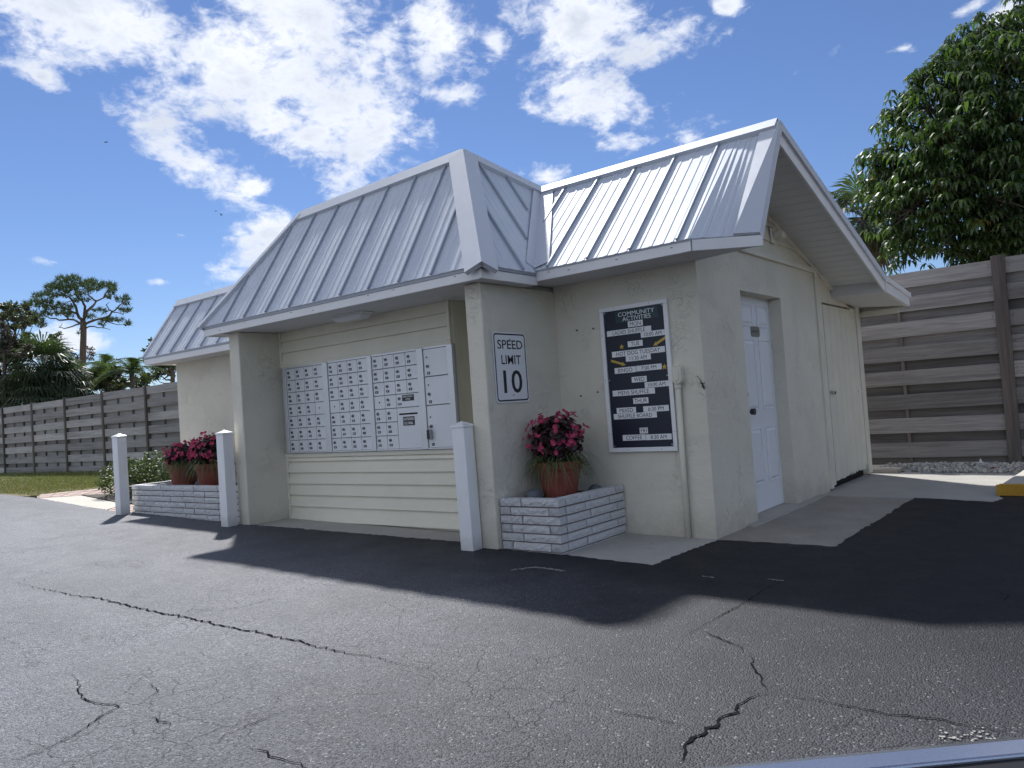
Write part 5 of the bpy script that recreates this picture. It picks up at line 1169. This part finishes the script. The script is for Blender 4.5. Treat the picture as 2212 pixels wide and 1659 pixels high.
broad('oak_tree', 'bare brownish tree at the left edge behind the palms', [(20, 700, 50, 60), (60, 800, 90, 70), (30, 920, 70, 80), (140, 880, 80, 70), (110, 1000, 90, 60), (210, 960, 70, 60), (330, 960, 60, 50), (260, 1040, 70, 40)], [[(60, 1100), (50, 900), (30, 760)], [(60, 1050), (160, 900)]], 30, 'brown_leaf', .11, .055, 33, (60, 1250), .10)
broad('oak_tree', 'slim green tree between the palms and the pine', [(620, 850, 50, 60), (580, 930, 70, 50), (660, 930, 50, 45), (520, 950, 50, 35), (600, 1010, 60, 35), (700, 800, 30, 35), (560, 1000, 60, 40)], [[(600, 1100), (610, 950), (690, 790)]], 36, 'oak_leaf', .12, .06, 35, (600, 1300), .09)
broad('oak_tree', 'thin twiggy tree behind the pine trunk', [(800, 1000, 60, 50), (860, 1060, 70, 40), (760, 1080, 60, 40), (1070, 980, 50, 40), (1100, 1040, 50, 35), (1060, 1090, 60, 30), (910, 1110, 60, 40), (830, 1150, 70, 40)], [[(900, 1300), (850, 1100), (800, 960)], [(950, 1250), (1060, 1050), (1090, 950)]], 44, 'brown_leaf', .13, .040, 37, (920, 1400), .08)
broad('pine_tree', 'dark pine showing beneath the far left eave', [(1850, 1190, 70, 40), (1930, 1160, 80, 45), (2020, 1180, 70, 40), (1880, 1260, 70, 35), (1970, 1240, 50, 25), (1850, 1310, 50, 30), (2060, 1150, 60, 40), (1800, 870, 25, 20), (1730, 990, 20, 14), (1780, 940, 18, 16)], [[(2080, 1300), (2000, 1290), (1930, 1340)], [(2080, 1210), (2000, 1240), (1930, 1230)]], 46, 'pine_needle', .20, .075, 39, (2050, 1500), .2, 'pine_bark')
broad('oak_tree', 'dark green shrubby tree right of the pine trunk', [(1110, 1300, 90, 70), (1200, 1260, 80, 60), (1280, 1300, 90, 70), (1160, 1400, 100, 60), (1290, 1400, 100, 60), (1380, 1250, 60, 70), (1450, 1380, 70, 60), (1400, 1440, 80, 40), (1060, 1420, 60, 50), (1600, 1330, 50, 45), (1560, 1390, 60, 35), (1730, 1310, 60, 50), (1700, 1370, 60, 40), (1640, 1420, 60, 30)], [], 33, 'oak_leaf', .15, .075, 41, (1250, 1480), .1)
def fan_palm(label, u, v, depth, rad, nl, seed, dead=6, zb=-.15, m='palm_leaf', grp='fan palms beyond the fence', lean=0.0, nseg=22):
    r = random.Random(seed); c = at(u, v, depth); b = V(c.x + lean, c.y, zb); t = thing('fan_palm', b, label, 'palm', grp)
    mb = MB(); mb.tube(crv([b, (b + c) / 2, c], .01, r), [.20, .17, .16, .16, .15], 10); mb.build('trunk', 'bark', t, smooth=True)
    def leaf(mbx, el, az, L_):
        d = V(math.cos(az) * math.cos(el), math.sin(az) * math.cos(el), math.sin(el)); pe = rad * .5; sd2 = V(-math.sin(az), math.cos(az), 0); up = sd2.cross(d) * -1
        if up.z < 0: up = -up
        hub = c + d * pe + V(0, 0, -.10 * rad * math.cos(el)); mbx.tube([c, c + d * pe * .5, hub], [.02, .014, .01], 4)
        d2 = (d + V(0, 0, -.35)).normalized(); up2 = (up - d2 * up.dot(d2)).normalized()
        for k in range(nseg):
            a = (k / (nseg - 1) - .5) * R_(230); e = (d2 * math.cos(a) + sd2 * math.sin(a)).normalized(); l = L_ * (.72 + .28 * math.cos(a * .7)) * r.uniform(.85, 1.1); w = .022 * rad / 1.1
            nrm = (up2 + V(r.gauss(0, .15), r.gauss(0, .15), 0)).normalized(); s3 = e.cross(nrm).normalized(); mid = hub + e * l * .6 + nrm * .03; tip_ = hub + e * l + V(0, 0, -.28 * l * r.uniform(.5, 1.5))
            mbx.add([hub, mid + s3 * w, tip_, mid - s3 * w], [(0, 1, 2, 3)])
    mb = MB()
    for k in range(nl): leaf(mb, R_(lerp(80, -35, (k / nl) ** .8)) + r.gauss(0, .1), k * 2.39996 + r.gauss(0, .2), rad * r.uniform(.5, .65))
    mb.build('crown', m, t)
    if dead:
        mb = MB()
        for k in range(dead): leaf(mb, R_(r.uniform(-75, -50)), r.uniform(0, 6.28), rad * .5)
        mb.build('dead_fronds', 'palm_dead', t)
fan_palm('dark fan palm left of the pine, largest of the palm clump', 92, 800, 31, 1.75, 44, 51)
fan_palm('dark fan palm cut off by the left edge of the picture', 0, 812, 32, 1.75, 40, 52)
fan_palm('low fan palm just behind the fence top left of the pine trunk', 133, 828, 31, 1.4, 32, 53)
fan_palm('low fan palm close behind the fence in front of the biggest palm', 60, 858, 30, 1.5, 34, 54)
fan_palm('small fan palm at the foot of the pine trunk', 165, 850, 32, 1.25, 28, 55)
def queen(label, u, v, depth, L_, nf, seed):
    r = random.Random(seed); c = at(u, v, depth); b = V(c.x, c.y, -.15); t = thing('feather_palm', b, label, 'palm', 'feather palms beyond the fence')
    mb = MB(); mb.tube([b, (b + c) / 2, c], [.12, .10, .09], 9); mb.build('trunk', 'bark', t, smooth=True)
    mb = MB()
    for k in range(nf):
        az = k * 2.4 + r.gauss(0, .2); el = R_(r.uniform(20, 80)); d = V(math.cos(az) * math.cos(el), math.sin(az) * math.cos(el), math.sin(el)); l = L_ * r.uniform(.8, 1.1); P = [c + d * l * f + V(0, 0, -.75 * l * f * f) for f in [i / 9 for i in range(10)]]; mb.tube(P, [.018 - .0016 * i for i in range(10)], 4)
        sdv = d.cross(V(0, 0, 1)).normalized()
        for i in range(1, 40):
            f = i / 40; p = c + d * l * f + V(0, 0, -.75 * l * f * f)
            for s_ in (-1, 1):
                e = (sdv * s_ + d * .5 + V(r.gauss(0, .15), r.gauss(0, .15), -.6 + r.gauss(0, .2))).normalized(); ll = .42 * l / 2.2 * (1.1 - f * .6); q = e.orthogonal().normalized() * .014; mb.add([p - q, p + q, p + e * ll], [(0, 1, 2)])
    mb.build('crown', 'queen_leaf', t)
queen('feathery pale palm right of the pine trunk', 228, 800, 33, 2.2, 15, 61)
queen('feathery pale palm nearest the far left eave', 285, 806, 31, 2.0, 14, 62)
# sliver of a neighbouring house above the fence
hb = at(380, 838, 36); hs_ = thing('neighbour_house', (hb.x, hb.y, -.15), 'pale roof edge of a neighbouring house above the long fence', 'house')
hx, hy, hz = hb.x, hb.y, hb.z
MB().box(hx - .8, hy, -.15, hx + 8, hy + 6, hz - .25).build('wall', 'house_wall', hs_)
MB().prism([(hx - 1.3, hy - .5, hz - .25), (hx - 1.3, hy + 6.5, hz - .25), (hx - 1.3, hy + 3, hz + .9)], (10, 0, 0)).build('roof', 'house_roof', hs_)
MB().box(hx - 1.35, hy - .55, hz - .42, hx + 8.7, hy - .5, hz - .2).build('fascia', 'white_trim', hs_)

# ------------------------------------------------------------------ the big mango tree behind the tall fence
def mango():
    r = random.Random(77); D = 13.8
    b = at(2280, 900, D); b.z = -.15; t = thing('mango_tree', b, 'big dense mango tree with drooping glossy leaves behind the tall fence', 'tree')
    top = at(2280, 480, D)
    mb = MB(); mb.tube(crv([b, (b + top) / 2, top], .02, r), [.28, .25, .22, .2, .17], 12); mb.build('trunk', 'bark', t, smooth=True)
    # crown lobes: (u, v, depth offset, radius in px)
    lobes = [(2165, 95, 0, 78), (2235, 60, .5, 100), (2110, 130, .2, 72), (2075, 170, -.3, 85), (2160, 200, -.8, 110), (2280, 200, -.5, 130), (2010, 235, 0, 88), (2090, 290, -1.0, 120), (2210, 330, -1.3, 135), (1955, 315, .2, 82), (2030, 380, -.8, 110), (2140, 430, -1.3, 125), (2280, 460, -1.0, 140),
             (1920, 385, .3, 72), (1970, 450, -.5, 85), (2070, 500, -1.0, 92), (2200, 560, -1.2, 130), (1935, 480, .2, 62), (1960, 545, -.2, 52), (2290, 90, .8, 120), (2330, 330, 0, 150), (2120, 200, 1.2, 100), (2050, 320, 1.2, 100), (2250, 420, 1.4, 150), (1990, 430, 1.0, 85), (1893, 345, .5, 40), (2120, 580, -.3, 78), (1945, 248, .3, 34), (2015, 160, .2, 34), (1890, 430, .4, 36), (1985, 205, .3, 34), (2060, 105, .2, 32), (2110, 68, .2, 30),
             (2430, 200, 0, 170), (2480, 400, -.5, 190), (2400, 560, -.5, 150), (2380, 60, .5, 130), (2600, 300, 0, 180), (2600, 500, .3, 170)]  # outer lobes out of view, added to keep sky light off the side wall
    lm = MB(); lf = MB(); yg = MB()
    for (u, v, dd, rp) in lobes:
        c = at(u, v, D + dd); R0 = rp / FPX * D; s0 = b.lerp(top, r.uniform(.6, 1.0)); lm.tube(crv([s0, s0.lerp(c, .5) + V(0, 0, .15), c], .08, r), [.09, .07, .06, .04, .02], 7)
        for k in range(9):
            d = V(r.gauss(0, 1), r.gauss(0, 1), r.gauss(.2, 1)).normalized(); lm.tube(crv([c, c + d * R0 * .85], .06, r), [.02, .014, .006], 5)
        ncl = int(40 * R0 * R0 * 4)
        for k in range(ncl):
            d = V(r.gauss(0, 1), r.gauss(0, 1), r.gauss(.12, 1)).normalized(); q = r.uniform(.55, 1.06) if r.random() < .8 else r.uniform(.3, .7); p = c + d * R0 * q
            if p.z < 1.9: continue
            out = (V(d.x, d.y, 0) + V(r.gauss(0, .3), r.gauss(0, .3), 0)); young = r.random() < .012; tgt = yg if young else lf; a0 = r.uniform(0, 6.28); n = r.choice((6, 7, 8, 9))
            for j in range(n):
                a = a0 + 6.283 * j / n + r.gauss(0, .2); h = V(math.cos(a), math.sin(a), 0) + out * .35; h.normalize(); L_ = r.uniform(.13, .22); w = L_ * .14; sdv = V(-h.y, h.x, 0); st = p + V(0, 0, r.uniform(-.03, .03)); e0 = r.uniform(.1, .7)
                p1 = st + h * L_ * .38 + V(0, 0, L_ * e0 * .30); p2 = st + h * L_ * .72 + V(0, 0, L_ * (e0 * .2 - .28)); p3 = st + h * L_ * .85 + V(0, 0, L_ * (e0 * .1 - .72))
                tgt.add([st, p1 + sdv * w, p2 + sdv * w * .85, p3, p2 - sdv * w * .85, p1 - sdv * w], [(0, 1, 5), (1, 2, 4, 5), (2, 3, 4)])
    lm.build('limbs', 'bark', t); lf.build('crown', 'mango_leaf', t); yg.build('young_leaves', 'mango_young', t)
mango()
fan_palm('fan palm half hidden between the gable roof and the mango tree', 1868, 470, 16.5, 1.25, 34, 58, 8, -.15, 'palm_leaf', 'fan palms beyond the fence')

# ------------------------------------------------------------------ far hedge line so the horizon is never bare
def treeline():
    r = random.Random(5); mb = MB()
    for k in range(70):
        a = R_(-75 + 150 * k / 69 + 0) ; d = r.uniform(75, 95); x, y = 2.6 + d * math.sin(a - .3), -5.7 + d * math.cos(a - .3); h = r.uniform(2.0, 4.0)
        scatter_leaves(mb, (x, y, h * .45), (3.6, 3.6, h * .6), 120, .8, r, .1, .6, .2)
    tag(mb.build('far_treeline', 'oak_leaf'), 'low far-off belt of trees along the horizon', 'trees', kind='stuff')
treeline()

# ------------------------------------------------------------------ birds soaring far off
def bird(u, v, d, s, bank, label):
    c = at(u, v, d); mb = MB()
    mb.tube([(-.5 * s, 0, 0), (-.2 * s, 0, 0), (.2 * s, 0, 0), (.45 * s, 0, -.02 * s)], [.02 * s, .09 * s, .08 * s, .03 * s], 8)
    for q in (-1, 1): mb.add([(.2 * s, q * .05 * s, 0), (-.15 * s, q * .05 * s, 0), (-.25 * s, q * .6 * s, .12 * s), (.1 * s, q * .55 * s, .14 * s), (-.15 * s, q * 1.0 * s, .08 * s), (-.02 * s, q * .95 * s, .09 * s)], [(0, 1, 2, 3), (3, 2, 4, 5)])
    tag(link('bird', mb.mesh('bird', 'bird_black'), M=Matrix.Translation(c) @ Euler((R_(bank), 0, R_(40))).to_matrix().to_4x4()), label, 'bird', 'soaring dark birds')
bird(229, 307, 120, .75, 25, 'dark soaring bird left of the big cloud, largest of three')
bird(467, 456, 150, .55, 10, 'tiny dark bird high above the wing roof, upper of a pair')
bird(478, 464, 150, .55, -10, 'tiny dark bird high above the wing roof, lower of a pair')

# ------------------------------------------------------------------ the car door below the camera
def on_z(u, v, z): d = at(u, v, 1) - CAM; return CAM + d * ((z - CAM.z) / d.z)
a_, b_ = on_z(1480, 1661, .80), on_z(2212, 1590, .80)
d_ = (b_ - a_).normalized(); n_ = V(d_.y, -d_.x, 0)
if n_.dot(CAM - a_) < 0: n_ = -n_
A = a_ - d_ * .55; B = b_ + d_ * .75; A.z = B.z = 0
cr = thing('car_door', A.lerp(B, .5) + n_ * .05 + V(0, 0, .3), 'dark car door edge with shiny belt trim at the lower corner', 'car door')
def extr(name, prof, m, bevel=0):
    k = len(prof); vs = [A + n_ * p + V(0, 0, q) for p, q in prof] + [B + n_ * p + V(0, 0, q) for p, q in prof]
    MB().add(vs, [tuple(range(k)), tuple(range(2 * k - 1, k - 1, -1))] + [((i + 1) % k, i, i + k, (i + 1) % k + k) for i in range(k)]).build(name, m, cr, bevel=bevel)
extr('belt_trim', [(0, .782), (0, .80), (.012, .803), (.030, .799), (.030, .782)], 'chrome', .002)
extr('window_seal', [(.031, .78), (.031, .795), (.05, .790), (.062, .76), (.031, .76)], 'black_rubber')
extr('door_skin', [(-.03, .35), (-.035, .60), (-.005, .781), (.030, .781), (.030, .35)], 'car_paint', .004)
extr('door_lining', [(.031, .35), (.031, .759), (.12, .735), (.14, .60), (.14, .35)], 'black_rubber')
